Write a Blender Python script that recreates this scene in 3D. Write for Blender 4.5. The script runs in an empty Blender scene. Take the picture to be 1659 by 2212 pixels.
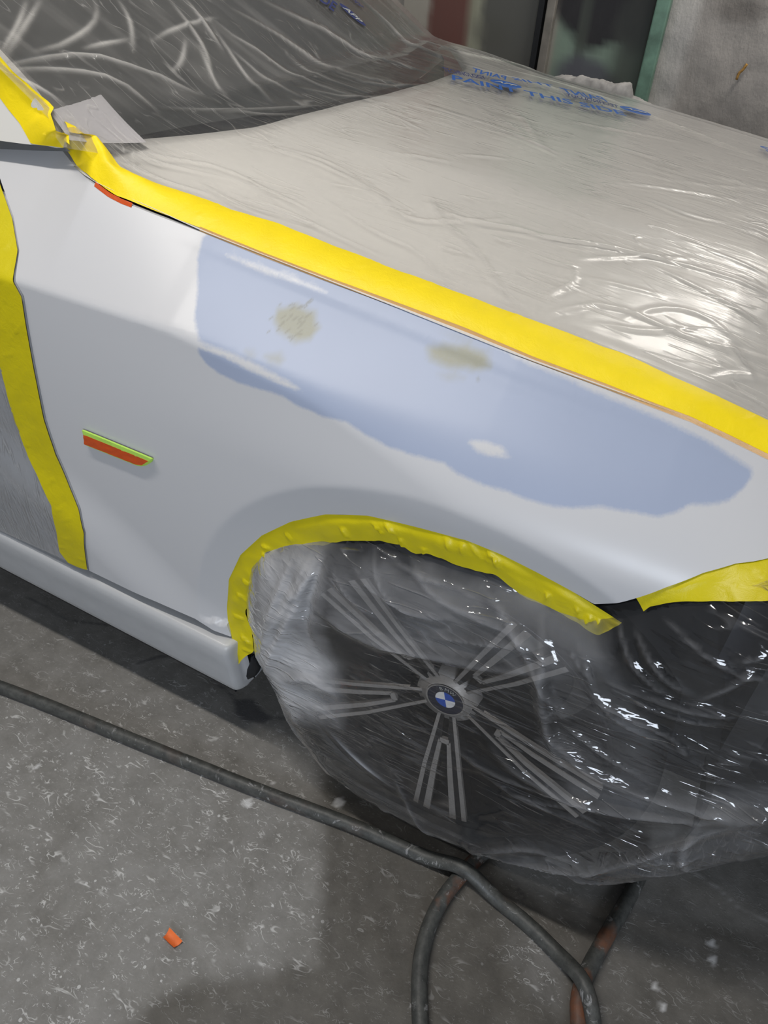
import bpy, bmesh, math, random
import numpy as np
from mathutils import Vector, Matrix
from mathutils.geometry import delaunay_2d_cdt

S = bpy.context.scene
COL = S.collection
random.seed(3); RNG = np.random.default_rng(3)

# ------------------------------------------------------------------ camera
FPX, CX, CY = 1606.3, 829.5, 1106.0
RC = np.array([[0.88932844, 0.45300802, 0.06227884],
               [0.32406185, -0.52829504, -0.78478549],
               [-0.32261252, 0.71811425, -0.61663043]])      # rows: right, down, forward
CAM = np.array([0.19200034, -0.64801955, 1.25484412])
cd = bpy.data.cameras.new('camera'); co = bpy.data.objects.new('camera', cd); COL.objects.link(co)
cd.sensor_fit = 'HORIZONTAL'; cd.sensor_width = 36.0; cd.lens = FPX / 1659 * 36.0
cd.clip_start = 0.02; cd.clip_end = 60
co.matrix_world = Matrix(((RC[0, 0], -RC[1, 0], -RC[2, 0], CAM[0]), (RC[0, 1], -RC[1, 1], -RC[2, 1], CAM[1]),
                          (RC[0, 2], -RC[1, 2], -RC[2, 2], CAM[2]), (0, 0, 0, 1)))
S.camera = co

# ------------------------------------------------------------------ world, lamps, exposure
W = bpy.data.worlds.new('room_air'); S.world = W; W.use_nodes = True
W.node_tree.nodes['Background'].inputs[0].default_value = (0.60, 0.63, 0.68, 1)
W.node_tree.nodes['Background'].inputs[1].default_value = 0.27
def area_light(name, loc, aim, sx, sy, power, color):
    l = bpy.data.lights.new(name, 'AREA'); l.shape = 'RECTANGLE'; l.size = sx; l.size_y = sy
    l.energy = power; l.color = color
    o = bpy.data.objects.new(name, l); COL.objects.link(o); o.location = loc
    d = Vector(aim) - Vector(loc)
    o.rotation_euler = d.to_track_quat('-Z', 'X').to_euler()
    return o
area_light('ceiling_tube_lamp', (-0.75, -0.48, 2.75), (-0.75, -0.30, 0), 0.08, 1.5, 34, (1.0, 0.955, 0.90))
area_light('far_wall_fill', (0.6, 2.75, 2.9), (-0.4, 3.3, 0.9), 0.30, 1.8, 34, (1.0, 0.95, 0.88))  # added fill that brightens the far wall
area_light('camera_side_fill', (1.5, -3.3, 1.35), (0.1, 0, 0.6), 1.0, 1.3, 62, (0.80, 0.88, 1.0))  # added bluish fill for the fender side and film glints, no real door
S.view_settings.view_transform = 'Standard'; S.view_settings.look = 'None'
S.view_settings.gamma = 1.0; S.view_settings.use_curve_mapping = False
S.view_settings.exposure = 0.0
S.cycles.transparent_max_bounces = 10; S.cycles.max_bounces = 5; S.cycles.diffuse_bounces = 2; S.cycles.glossy_bounces = 3
S.cycles.use_adaptive_sampling = True; S.cycles.adaptive_threshold = 0.04; S.cycles.adaptive_min_samples = 16; S.cycles.use_denoising = True

# ------------------------------------------------------------------ maths helpers
def ray(u, v):
    return np.stack([np.asarray(u, float) - CX, np.asarray(v, float) - CY, np.full(np.shape(u), FPX)], -1) / FPX @ RC
def sm(a, b, x):
    t = np.clip((x - a) / (b - a), 0, 1); return t * t * (3 - 2 * t)
def smax(a, b, w):
    d = np.clip(0.5 + 0.5 * (a - b) / w, 0, 1); return b + (a - b) * d + w * d * (1 - d)
def _h(i, j, s):
    n = (i * 374761393 + j * 668265263 + s * 2147483647) & 0xffffffff
    n = ((n ^ (n >> 13)) * 1274126177) & 0xffffffff
    return ((n ^ (n >> 16)) & 0xffffff) / float(0xffffff)
def vn(x, y, s=0):
    x = np.asarray(x, float); y = np.asarray(y, float)
    i = np.floor(x).astype(np.int64); j = np.floor(y).astype(np.int64); fx = x - i; fy = y - j
    fx = fx * fx * fx * (fx * (fx * 6 - 15) + 10); fy = fy * fy * fy * (fy * (fy * 6 - 15) + 10)
    return (_h(i, j, s) * (1 - fx) + _h(i + 1, j, s) * fx) * (1 - fy) + (_h(i, j + 1, s) * (1 - fx) + _h(i + 1, j + 1, s) * fx) * fy
def fbm(x, y, s=0, o=4):
    r = 0; a = .5
    for k in range(o):
        r = r + a * (vn(x, y, s + k * 17) - .5) * 2; x = x * 2.03; y = y * 2.03; a *= .5
    return r
def crumple(x, y, f, s=0, n=7, warp=.5):
    """creased sheet: folded flat facets with sharp edges"""
    rng = np.random.default_rng(s); r = 0
    wx = x + warp / f * fbm(x * f * .5, y * f * .5, s + 5, 2); wy = y + warp / f * fbm(x * f * .5, y * f * .5, s + 9, 2)
    for k in range(n):
        a = rng.uniform(0, math.pi); ff = f * rng.uniform(.6, 1.7)
        t = (wx * math.cos(a) + wy * math.sin(a)) * ff + rng.uniform(0, 1)
        tri = np.abs((t % 1) - .5) * 2
        r = r + tri * vn(x * f * .6, y * f * .6, s + 31 + k) / ff * f
    return r / n * 2
def segdist(P, pts):
    """distance of points P (n,2) to polyline pts, and the parameter 0..1 along it"""
    best = np.full(len(P), 1e9); par = np.zeros(len(P)); L = np.r_[0, np.cumsum(np.linalg.norm(np.diff(pts, axis=0), axis=1))]
    for i in range(len(pts) - 1):
        a, b = pts[i], pts[i + 1]; d = b - a; l2 = max((d * d).sum(), 1e-12)
        t = np.clip(((P - a) @ d) / l2, 0, 1); q = P - a - t[:, None] * d
        dd = np.sqrt((q * q).sum(1)); m = dd < best; best[m] = dd[m]; par[m] = ((L[i] + t * (L[i + 1] - L[i])) / L[-1])[m]
    return best, par
def inside(P, poly):
    c = np.zeros(len(P), bool); n = len(poly)
    for i in range(n):
        x1, y1 = poly[i]; x2, y2 = poly[(i + 1) % n]
        if y1 == y2: continue
        m = ((y1 > P[:, 1]) != (y2 > P[:, 1])) & (P[:, 0] < (x2 - x1) * (P[:, 1] - y1) / (y2 - y1) + x1); c ^= m
    return c
def sdf(P, poly):
    d, _ = segdist(P, np.vstack([poly, poly[:1]])); return np.where(inside(P, poly), -d, d)
def resample(p, step=None, n=None):
    p = np.asarray(p, float); L = np.r_[0, np.cumsum(np.linalg.norm(np.diff(p, axis=0), axis=1))]
    if n is None: n = max(2, int(round(L[-1] / step)) + 1)
    t = np.linspace(0, L[-1], n)
    return np.stack([np.interp(t, L, p[:, k]) for k in range(p.shape[1])], -1)
def smooth(p, it=2, closed=False):
    p = np.asarray(p, float)
    for _ in range(it):
        if closed:
            q = np.roll(p, -1, 0); p = np.stack([.75 * p + .25 * q, .25 * p + .75 * q], 1).reshape(-1, p.shape[1])
        else:
            a, b = p[:-1], p[1:]; m = np.stack([.75 * a + .25 * b, .25 * a + .75 * b], 1).reshape(-1, p.shape[1])
            p = np.vstack([p[:1], m, p[-1:]])
    return p

# ------------------------------------------------------------------ body surfaces (metres; x forward, y into the car, z up)
_zx = [-1.5, -.80, -.70, -.62, -.44, -.16, .195, .28, .50, .95]
_zz = [1.02, .985, .978, .965, .934, .901, .857, .838, .79, .66]
def zs(x): return np.interp(x, _zx, _zz)                       # height of the fender / hood seam
def ys(x): return np.interp(x, [-1.5, -.80, -.70, -.62, 0, .28, .6, .95], [.30, .165, .15, .12, .12, .14, .20, .36])
def zcr(x): return np.interp(x, [-1.5, -.67, -.415, -.216, 0, .3, .9], [.86, .853, .85, .828, .795, .76, .70])
def F(x, z, detail=True):
    """outer side surface: y as a function of x and z"""
    x = np.asarray(x, float); z = np.asarray(z, float)
    ycr = np.interp(x, [-.7, -.2, 0, .3, .9], [.012, .010, .006, .020, .17])
    zc = zcr(x); k = (ys(x) - ycr) / (zs(x) - zc)
    up = ycr + (z - zc) * k + .25 * (z - zc) * (z - zs(x))
    low = ycr - .004 + .10 * (z - .70) ** 2
    w = np.interp(x, [-.45, -.2, .0, .3], [.003, .016, .05, .075])
    low = low - .019 * np.exp(-((x + .02) / .30) ** 2) * sm(.86, .70, z)
    y = smax(up, low, w)
    if detail:
        # lower wedge that flares towards the sill
        a = np.array([-.62, .545]); b = np.array([-.395, .37]); t = (b - a) / np.linalg.norm(b - a)
        dd = (x - a[0]) * (-t[1]) + (z - a[1]) * t[0]
        y = y - .17 * sm(.0, .14, -dd) * .10 * sm(.60, .44, z)
        # wheel arch flare
        r = np.hypot(x, z - .33); r0 = np.interp(np.arctan2(z - .33, x), [-.5, .8, 1.2, 1.7, 3.0, 3.6], [.404, .404, .412, .421, .432, .432])
        e = np.clip(r0 - r, 0, .1)
        y = y + .30 * np.where(e < .006, e * e / .012, e - .003)
        d2 = z - (zs(x) - .017); y = y + .22 * (np.clip(d2, 0, .006) - .6 * np.clip(d2 - .006, 0, .010)) * sm(-.50, -.36, x)
        d2 = z - (zs(x) - .030); y = y - .10 * (np.clip(d2, 0, .004) - np.clip(d2 - .004, 0, .004)) * sm(-.10, .0, x) * sm(.30, .1, x)
    return y
def H(x, y):
    """hood surface"""
    x = np.asarray(x, float); y = np.asarray(y, float)
    u = np.clip(np.abs(y - .94) / (.94 - np.minimum(ys(x), .30)), 0, 1.06)
    cr = np.interp(x, [-.7, .9], [.080, .085])
    z = zs(x) + .002 + cr * (1 - u ** 2.3)
    yl = .40 + (x + .6) * .12
    z = z + .003 * sm(-.05, .03, y - yl) * sm(.14, .0, y - yl - .02) * sm(-.6, -.3, x)
    return z
_gy = [0, .12, .35, .6, 1.0, 1.4, 1.7, 2.0]; _gx = [-.650, -.650, -.625, -.575, -.56, -.66, -.82, -1.1]
def xb(y): return np.interp(y, _gy, _gx)
def GL(x, y): return 1.0 - .62 * (np.asarray(x, float) - xb(y))     # windscreen glass height
def WF(x, y):                                                          # masking film lying over hood and windscreen
    xx = x
    return smax(np.where(xx > xb(y) - .02, H(x, y), H(x, y) - .35 * (xb(y) - .02 - xx)) + .005, GL(x, y) + .012, .030)
def G(x, z):
    x = np.asarray(x, float); z = np.asarray(z, float)
    return .018 + .5 * np.clip(x - .25, 0, 9) ** 2 + .0 * z

def hit(px, g, t0, t1, n=46):
    """where the rays of pixels px meet the implicit surface g(x,y,z)=0 (first sign change)"""
    px = np.atleast_2d(np.asarray(px, float)); d = ray(px[:, 0], px[:, 1])
    ts = np.linspace(t0, t1, 260); out = []
    for q in d:
        P = CAM + ts[:, None] * q; v = g(P[:, 0], P[:, 1], P[:, 2]); s = np.nonzero(np.sign(v[:-1]) != np.sign(v[1:]))[0]
        if len(s) == 0: a = b = ts[np.argmin(np.abs(v))]
        else:
            a, b = ts[s[0]], ts[s[0] + 1]; va = v[s[0]]
            for _ in range(24):
                m = (a + b) / 2; Pm = CAM + m * q; vm = g(Pm[0], Pm[1], Pm[2])
                if np.sign(vm) == np.sign(va): a = m
                else: b = m
        out.append(CAM + (a + b) / 2 * q)
    return np.array(out)
def on_side(px): return hit(px, lambda x, y, z: y - F(x, z), .35, 2.4)
def on_side_smooth(px): return hit(px, lambda x, y, z: y - F(x, z, False), .35, 2.4)
def on_hood(px): return hit(px, lambda x, y, z: z - H(x, y), .3, 4.5)
def on_film(px): return hit(px, lambda x, y, z: z - WF(x, y), .3, 4.5)
def on_wheel_film(px): return hit(px, lambda x, y, z: y - G(x, z), .35, 2.6)
def on_floor(px): return hit(px, lambda x, y, z: z, .5, 12)
def on_y(px, y0): 
    px = np.atleast_2d(np.asarray(px, float)); d = ray(px[:, 0], px[:, 1]); t = (y0 - CAM[1]) / d[:, 1]; return CAM + t[:, None] * d

# ------------------------------------------------------------------ material helpers
def new_mat(name):
    m = bpy.data.materials.new(name); m.use_nodes = True; nt = m.node_tree
    return m, nt, nt.nodes['Principled BSDF']
def N(nt, t, **kw):
    n = nt.nodes.new(t)
    for k, v in kw.items():
        if k.startswith('i_'): n.inputs[k[2:].replace('_', ' ')].default_value = v
        else: setattr(n, k, v)
    return n
def lk(nt, a, b): nt.links.new(a, b)
def math_n(nt, op, a, b=None, clamp=False):
    n = nt.nodes.new('ShaderNodeMath'); n.operation = op; n.use_clamp = clamp
    for i, v in enumerate((a, b)):
        if v is None: continue
        if isinstance(v, (int, float)): n.inputs[i].default_value = v
        else: nt.links.new(v, n.inputs[i])
    return n.outputs[0]
def mixc(nt, fac, a, b):
    n = nt.nodes.new('ShaderNodeMix'); n.data_type = 'RGBA'
    for i, v in ((0, fac), (6, a), (7, b)):
        if isinstance(v, (int, float, tuple)): n.inputs[i].default_value = v
        else: nt.links.new(v, n.inputs[i])
    return n.outputs[2]
def ramp(nt, v, pts):
    n = nt.nodes.new('ShaderNodeValToRGB'); nt.links.new(v, n.inputs[0]); e = n.color_ramp.elements
    e[0].position = pts[0][0]; e[0].color = pts[0][1]; e[1].position = pts[-1][0]; e[1].color = pts[-1][1]
    for p, c in pts[1:-1]:
        x = e.new(p); x.color = c
    return n.outputs[0]
def g4(v): return (v, v, v, 1)
def coords(nt, scale=(1, 1, 1), rot=(0, 0, 0)):
    t = nt.nodes.new('ShaderNodeTexCoord'); m = nt.nodes.new('ShaderNodeMapping')
    m.inputs['Scale'].default_value = scale; m.inputs['Rotation'].default_value = rot
    lk(nt, t.outputs['Object'], m.inputs[0]); return m.outputs[0]
def noise(nt, vec, scale, detail=4, rough=.5, dist=0):
    n = nt.nodes.new('ShaderNodeTexNoise'); lk(nt, vec, n.inputs['Vector'])
    n.inputs['Scale'].default_value = scale; n.inputs['Detail'].default_value = detail
    n.inputs['Roughness'].default_value = rough; n.inputs['Distortion'].default_value = dist
    return n.outputs[0]
def attr(nt, name):
    a = nt.nodes.new('ShaderNodeAttribute'); a.attribute_name = name; return a
def bump(nt, h, strength, dist):
    b = nt.nodes.new('ShaderNodeBump'); lk(nt, h, b.inputs['Height']); b.inputs['Strength'].default_value = strength
    b.inputs['Distance'].default_value = dist; return b.outputs[0]
def simple(name, col, rough=.5, metal=0, spec=.5, nscale=0, namt=.1, bmp=0):
    m, nt, p = new_mat(name)
    p.inputs['Base Color'].default_value = (*col, 1); p.inputs['Roughness'].default_value = rough
    p.inputs['Metallic'].default_value = metal; p.inputs['Specular IOR Level'].default_value = spec
    if nscale:
        n = noise(nt, coords(nt), nscale)
        c = ramp(nt, n, [(.3, (*[x * (1 - namt) for x in col], 1)), (.7, (*[min(1, x * (1 + namt)) for x in col], 1))])
        lk(nt, c, p.inputs['Base Color'])
        if bmp: lk(nt, bump(nt, n, bmp, .002), p.inputs['Normal'])
    return m

M = {}
# body paint with the primer and filler areas carried as attributes of the panel
def paint_mat():
    m, nt, p = new_mat('white_body_paint')
    c = coords(nt)
    a = attr(nt, 'primer').outputs['Fac']; edge = noise(nt, c, 260, 3, .7); edge2 = noise(nt, c, 55, 3, .6)
    s = math_n(nt, 'ADD', a, math_n(nt, 'MULTIPLY', math_n(nt, 'SUBTRACT', edge, .5), .0035))
    s = math_n(nt, 'ADD', s, math_n(nt, 'MULTIPLY', math_n(nt, 'SUBTRACT', edge2, .5), .0035))
    mask = ramp(nt, math_n(nt, 'ADD', math_n(nt, 'MULTIPLY', s, 90), .5), [(.3, g4(1)), (.7, g4(0))])
    prim = ramp(nt, noise(nt, c, 4, 3), [(.3, (.335, .385, .505, 1)), (.7, (.36, .415, .545, 1))])
    fl = attr(nt, 'filler').outputs['Fac']; fn = noise(nt, c, 300, 3, .7)
    fm = math_n(nt, 'MULTIPLY', fl, math_n(nt, 'ADD', .85, math_n(nt, 'MULTIPLY', fn, .3)), True)
    prim = mixc(nt, fm, prim, (.30, .30, .235, 1))
    prim = mixc(nt, attr(nt, 'scratch').outputs['Fac'], prim, (.20, .20, .16, 1))
    col = mixc(nt, mask, (.575, .575, .585, 1), prim)
    lk(nt, col, p.inputs['Base Color'])
    r = mixc(nt, mask, g4(.34), g4(.42)); lk(nt, r, p.inputs['Roughness'])
    p.inputs['Specular IOR Level'].default_value = .5
    return m
M['paint'] = paint_mat()
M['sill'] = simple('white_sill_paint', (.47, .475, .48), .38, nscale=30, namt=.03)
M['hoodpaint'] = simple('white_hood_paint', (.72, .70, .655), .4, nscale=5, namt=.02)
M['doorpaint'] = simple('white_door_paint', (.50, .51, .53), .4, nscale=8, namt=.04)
M['black'] = simple('black_plastic', (.008, .009, .011), .6, nscale=60, namt=.3)
M['darkgrey'] = simple('dark_carrier_plastic', (.010, .012, .018), .6, nscale=9, namt=.5, bmp=.3)
M['rubber'] = simple('tire_rubber', (.014, .015, .017), .62, nscale=80, namt=.3, bmp=.2)
M['spokeblack'] = simple('gloss_black_alloy', (.010, .010, .012), .3, nscale=50, namt=.1)
M['machined'] = simple('machined_alloy', (.34, .32, .30), .48, .35, nscale=200, namt=.08)
M['glass'] = simple('dark_windscreen_glass', (.058, .060, .056), .22, nscale=3, namt=.10)
M['steel'] = simple('brake_steel', (.10, .10, .10), .4, .8, nscale=90)

def tape_mat(name, col, rough=.42, transl=.12):
    m, nt, p = new_mat(name); c = coords(nt)
    n = noise(nt, c, 25, 4, .6)
    cc = ramp(nt, n, [(.25, (*[x * .90 for x in col], 1)), (.75, (*col, 1))])
    lk(nt, cc, p.inputs['Base Color']); p.inputs['Roughness'].default_value = rough
    fine = noise(nt, c, 900, 2, .5); big = noise(nt, c, 60, 5, .6, .6)
    h = math_n(nt, 'ADD', math_n(nt, 'MULTIPLY', fine, .15), big)
    lk(nt, bump(nt, h, .35, .0025), p.inputs['Normal'])
    return m
M['yellow'] = tape_mat('yellow_masking_tape', (1.0, .76, .001), .5)
M['yellow_shaded'] = tape_mat('yellow_masking_tape_shaded', (.66, .56, .002))  # same yellow tape, shade on the car's side darkened into its colour
M['green'] = tape_mat('green_masking_tape', (.50, .80, .12))
M['orange'] = tape_mat('orange_masking_tape', (.62, .085, .012), .3)
M['orangebright'] = tape_mat('orange_tape_scrap', (.90, .20, .045), .6)
M['amber'] = tape_mat('amber_tape_backing', (.72, .42, .16), .4)
M['ink'] = simple('blue_ink', (.020, .11, .42), .4)
M['inkdark'] = simple('dark_blue_ink', (.028, .040, .16), .4)
M['inkwhite'] = simple('pale_ink_gap', (.45, .47, .45), .5)

LINES = {'clear_hood_film': [(.22, 2.6, 0, -.22, 12, .016, .50), (.12, 2.2, 0, -.05, 26, .020, .52), (.5, 1.4, 0, -.9, 9, .010, .54)],
         'clear_wheel_film': [(.20, 2.0, .62, 0, 16, .022, .50), (.25, 2.2, .25, 0, 22, .022, .52), (.25, 2.0, -.9, 0, 14, .018, .52), (.3, 1.8, 1.25, 0, 20, .02, .55)],
         'clear_door_film': [(2.6, .16, .5, 0, 12, .03, .45), (2.2, .14, .35, 0, 24, .03, .5)]}
def film_mat(name, stretch=(1, 1, 1), rot=(0, 0, 0), rough=.16, fres=2.2, hz=1.0, tint=.93, bs=.5, bscale=18, fine=.4, fcol=(.80, .80, .80), lb=.10, lh=.25):
    m, nt, p = new_mat(name); nt.nodes.remove(p); out = nt.nodes['Material Output']
    c = coords(nt, stretch, rot); c0 = coords(nt)
    n1 = noise(nt, c, bscale, 3, .55, .8); r1 = math_n(nt, 'ABSOLUTE', math_n(nt, 'SUBTRACT', n1, .5))
    n2 = noise(nt, c, bscale * 3.1, 3, .5, .5); r2 = math_n(nt, 'ABSOLUTE', math_n(nt, 'SUBTRACT', n2, .5))
    v = nt.nodes.new('ShaderNodeTexVoronoi'); v.feature = 'DISTANCE_TO_EDGE'; v.inputs['Scale'].default_value = bscale * 1.2
    ns = nt.nodes.new('ShaderNodeTexNoise'); ns.inputs['Scale'].default_value = bscale * .7; lk(nt, c0, ns.inputs['Vector'])
    va = nt.nodes.new('ShaderNodeVectorMath'); va.operation = 'MULTIPLY_ADD'; lk(nt, ns.outputs['Color'], va.inputs[0])
    va.inputs[1].default_value = (.08, .08, .08); lk(nt, c, va.inputs[2]); lk(nt, va.outputs[0], v.inputs['Vector'])
    ve = math_n(nt, 'MINIMUM', v.outputs['Distance'], .12)
    h = math_n(nt, 'ADD', math_n(nt, 'MULTIPLY', r1, -1.6), math_n(nt, 'MULTIPLY', r2, -.7))
    h = math_n(nt, 'ADD', h, math_n(nt, 'MULTIPLY', ve, fine))
    lines = None
    for (sx_, sz_, ry, rz, sc_, th_, g_) in LINES[name]:
        cl = coords(nt, (sx_, sz_ if name == 'clear_hood_film' else 1, 1 if name == 'clear_hood_film' else sz_), (0, ry, rz))
        nn_ = noise(nt, cl, sc_, 1, .4, .25); rr_ = math_n(nt, 'ABSOLUTE', math_n(nt, 'SUBTRACT', nn_, .5))
        l_ = ramp(nt, rr_, [(0, g4(1)), (th_, g4(0))]); gg = ramp(nt, noise(nt, c0, 8 + sc_ * .3, 2, .5), [(g_, g4(0)), (g_ + .10, g4(1))])
        q_ = math_n(nt, 'MULTIPLY', l_, gg); lines = q_ if lines is None else math_n(nt, 'MAXIMUM', lines, q_)
    gt = ramp(nt, noise(nt, c0, 5.5, 3, .6, .5), [(.42, g4(.10)), (.58, g4(1))])
    nb = bump(nt, math_n(nt, 'ADD', math_n(nt, 'MULTIPLY', h, gt), math_n(nt, 'MULTIPLY', lines, lb / bs)), bs, .012)
    hz_a = attr(nt, 'haze').outputs['Fac']
    cloud = noise(nt, c0, 7, 4, .6, .4)
    hzf = math_n(nt, 'MULTIPLY', hz_a, math_n(nt, 'ADD', .55, math_n(nt, 'MULTIPLY', cloud, .9)))
    hzf = math_n(nt, 'ADD', math_n(nt, 'MULTIPLY', hzf, hz), math_n(nt, 'MULTIPLY', lines, lh), True)
    tr = N(nt, 'ShaderNodeBsdfTransparent'); tr.inputs[0].default_value = g4(tint)
    df = N(nt, 'ShaderNodeBsdfDiffuse'); df.inputs[0].default_value = (*fcol, 1); lk(nt, nb, df.inputs['Normal'])
    tl = N(nt, 'ShaderNodeBsdfTranslucent'); tl.inputs[0].default_value = (*fcol, 1); lk(nt, nb, tl.inputs['Normal'])
    m0 = N(nt, 'ShaderNodeMixShader'); m0.inputs[0].default_value = .35; lk(nt, df.outputs[0], m0.inputs[1]); lk(nt, tl.outputs[0], m0.inputs[2])
    m1 = N(nt, 'ShaderNodeMixShader'); lk(nt, hzf, m1.inputs[0]); lk(nt, tr.outputs[0], m1.inputs[1]); lk(nt, m0.outputs[0], m1.inputs[2])
    gl = N(nt, 'ShaderNodeBsdfGlossy'); gl.inputs['Roughness'].default_value = rough; gl.inputs[0].default_value = g4(1); lk(nt, nb, gl.inputs['Normal'])
    fr = N(nt, 'ShaderNodeFresnel'); fr.inputs[0].default_value = 1.45; lk(nt, nb, fr.inputs['Normal'])
    ff = math_n(nt, 'MULTIPLY', fr.outputs[0], fres, True); ff = math_n(nt, 'MINIMUM', ff, .75)
    m2 = N(nt, 'ShaderNodeMixShader'); lk(nt, ff, m2.inputs[0]); lk(nt, m1.outputs[0], m2.inputs[1]); lk(nt, gl.outputs[0], m2.inputs[2])
    lk(nt, m2.outputs[0], out.inputs[0])
    return m
M['film_hood'] = film_mat('clear_hood_film', (.6, 3.2, 1), (0, 0, -.2), .22, 1.15, 1, .96, .16, 6, .25, (.80, .77, .72))
M['film_wheel'] = film_mat('clear_wheel_film', (.7, 1, 2.4), (0, .62, 0),   .08, 1.8, 1, .97, .52, 7, .6, (.80, .80, .82), .16, .09)
M['film_door'] = film_mat('clear_door_film', (2.6, 1, 1.0), (0, .5, 0), .22, 1.6, 1, .95, .4, 10, .2, (.62, .61, .60))

# ------------------------------------------------------------------ object helpers
def tag(o, label=None, cat=None, group=None, kind=None):
    for k, v in (('label', label), ('category', cat), ('group', group), ('kind', kind)):
        if v: o[k] = v
    return o
def empty(name, loc=(0, 0, 0)):
    o = bpy.data.objects.new(name, None); COL.objects.link(o); o.location = loc; o.empty_display_size = .1; return o
def mesh(name, V, Fc, mats, parent=None, smooth_=True, attrs=None, midx=None, base=None):
    """one object; V in world coordinates, origin moved to `base` (default: bottom centre) when top-level"""
    V = np.asarray(V, float)
    if parent is None:
        b = np.array(base if base is not None else [(V[:, 0].min() + V[:, 0].max()) / 2, (V[:, 1].min() + V[:, 1].max()) / 2, V[:, 2].min()])
    else: b = np.zeros(3)
    me = bpy.data.meshes.new(name); me.from_pydata((V - b).tolist(), [], [list(map(int, f)) for f in Fc]); me.update()
    for m in (mats if isinstance(mats, (list, tuple)) else [mats]): me.materials.append(m)
    if midx is not None: me.polygons.foreach_set('material_index', np.asarray(midx, np.int32))
    if smooth_: me.polygons.foreach_set('use_smooth', np.ones(len(me.polygons), bool))
    for k, a in (attrs or {}).items():
        if np.ndim(a) == 1:
            at = me.attributes.new(k, 'FLOAT', 'POINT'); at.data.foreach_set('value', np.asarray(a, np.float32))
        else:
            at = me.attributes.new(k, 'FLOAT_COLOR', 'POINT'); at.data.foreach_set('color', np.c_[a, np.ones(len(a))].astype(np.float32).ravel())
    o = bpy.data.objects.new(name, me); COL.objects.link(o); o.location = b
    if parent is not None:
        o.parent = parent; o.matrix_parent_inverse = Matrix.Translation(-parent.location) if parent.parent is None else Matrix()
    return o
def grid_faces(n, m, flip=False):
    i, j = np.meshgrid(np.arange(n - 1), np.arange(m - 1), indexing='ij'); a = (i * m + j).ravel()
    f = np.stack([a, a + m, a + m + 1, a + 1], -1)
    return f[:, ::-1] if flip else f
def cdt(poly, pts):
    """triangulate the polygon with the interior points; returns points, triangles, boundary indices"""
    vs = [Vector(p) for p in poly] + [Vector(p) for p in pts]
    r = delaunay_2d_cdt(vs, [], [list(range(len(poly)))], 1, 1e-7)
    P = np.array([tuple(v) for v in r[0]]); T = np.array([f for f in r[2] if len(f) == 3])
    a = P[T[:, 1]] - P[T[:, 0]]; b = P[T[:, 2]] - P[T[:, 0]]; cr = a[:, 0] * b[:, 1] - a[:, 1] * b[:, 0]
    T = T[np.abs(cr) > 1e-12]; cr = cr[np.abs(cr) > 1e-12]; T[cr < 0] = T[cr < 0][:, ::-1]
    return P, T
def hexpts(poly, step, keep=.55):
    lo, hi = poly.min(0), poly.max(0); xs = np.arange(lo[0], hi[0], step); ysv = np.arange(lo[1], hi[1], step * .866)
    X, Y = np.meshgrid(xs, ysv); X = X + (np.arange(len(ysv)) % 2)[:, None] * step / 2
    P = np.stack([X.ravel(), Y.ravel()], -1); P += RNG.uniform(-.1, .1, P.shape) * step
    d = sdf(P, poly); return P[d < -step * keep]
def boundary_loops(T):
    e = {}
    for t in T:
        for k in range(3):
            a, b = int(t[k]), int(t[(k + 1) % 3])
            if (b, a) in e: del e[(b, a)]
            else: e[(a, b)] = 1
    return list(e)
def panel(name, outline, fn, mats, parent, step=.006, extra=None, attrs_fn=None, hem=(0, .012, 0), flip=False, post=None, hemtest=None):
    """sheet over the (x,z) polygon with depth y=fn(x,z), edges turned in by the vector hem"""
    poly = resample(np.vstack([outline, outline[:1]]), step=step * .8)[:-1]
    pts = hexpts(poly, step)
    if extra is not None: pts = np.vstack([pts, extra[sdf(extra, poly) < -.001]])
    P, T = cdt(poly, pts)
    y = fn(P[:, 0], P[:, 1]); V = np.stack([P[:, 0], y, P[:, 1]], -1)
    if post is not None: V = post(V, P, poly)
    n = len(V); Fc = [tuple(t) for t in (T[:, ::-1] if flip else T)]
    A = attrs_fn(P) if attrs_fn else {}
    if hem is not None:
        ed = boundary_loops(T); bi = sorted({i for e in ed for i in e}); mp = {b: n + k for k, b in enumerate(bi)}
        nb_ = len(bi); mq = {b: n + nb_ + k for k, b in enumerate(bi)}
        V = np.vstack([V, V[bi], V[bi] + np.array(hem)])
        for a, b in ed: Fc.append((mp[b], mp[a], mq[a], mq[b]) if not flip else (mp[a], mp[b], mq[b], mq[a]))
        for k in A: A[k] = np.concatenate([A[k], A[k][bi], A[k][bi]])
    return mesh(name, V, Fc, mats, parent, attrs=A)
def tube(pts, rad, n=10, cap=True):
    pts = np.asarray(pts, float); V = []; Fc = []; m = len(pts); rad = np.broadcast_to(rad, m)
    up = np.array([0, 0, 1.])
    for i in range(m):
        t = pts[min(i + 1, m - 1)] - pts[max(i - 1, 0)]; t /= np.linalg.norm(t)
        s = np.cross(t, up); s /= max(np.linalg.norm(s), 1e-9); w = np.cross(s, t)
        for k in range(n):
            a = 2 * math.pi * k / n; V.append(pts[i] + rad[i] * (math.cos(a) * s + math.sin(a) * w))
    for i in range(m - 1):
        for k in range(n): Fc.append((i * n + k, i * n + (k + 1) % n, (i + 1) * n + (k + 1) % n, (i + 1) * n + k))
    if cap: Fc += [tuple(range(n))[::-1], tuple(range((m - 1) * n, m * n))]
    return np.array(V), Fc
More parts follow.
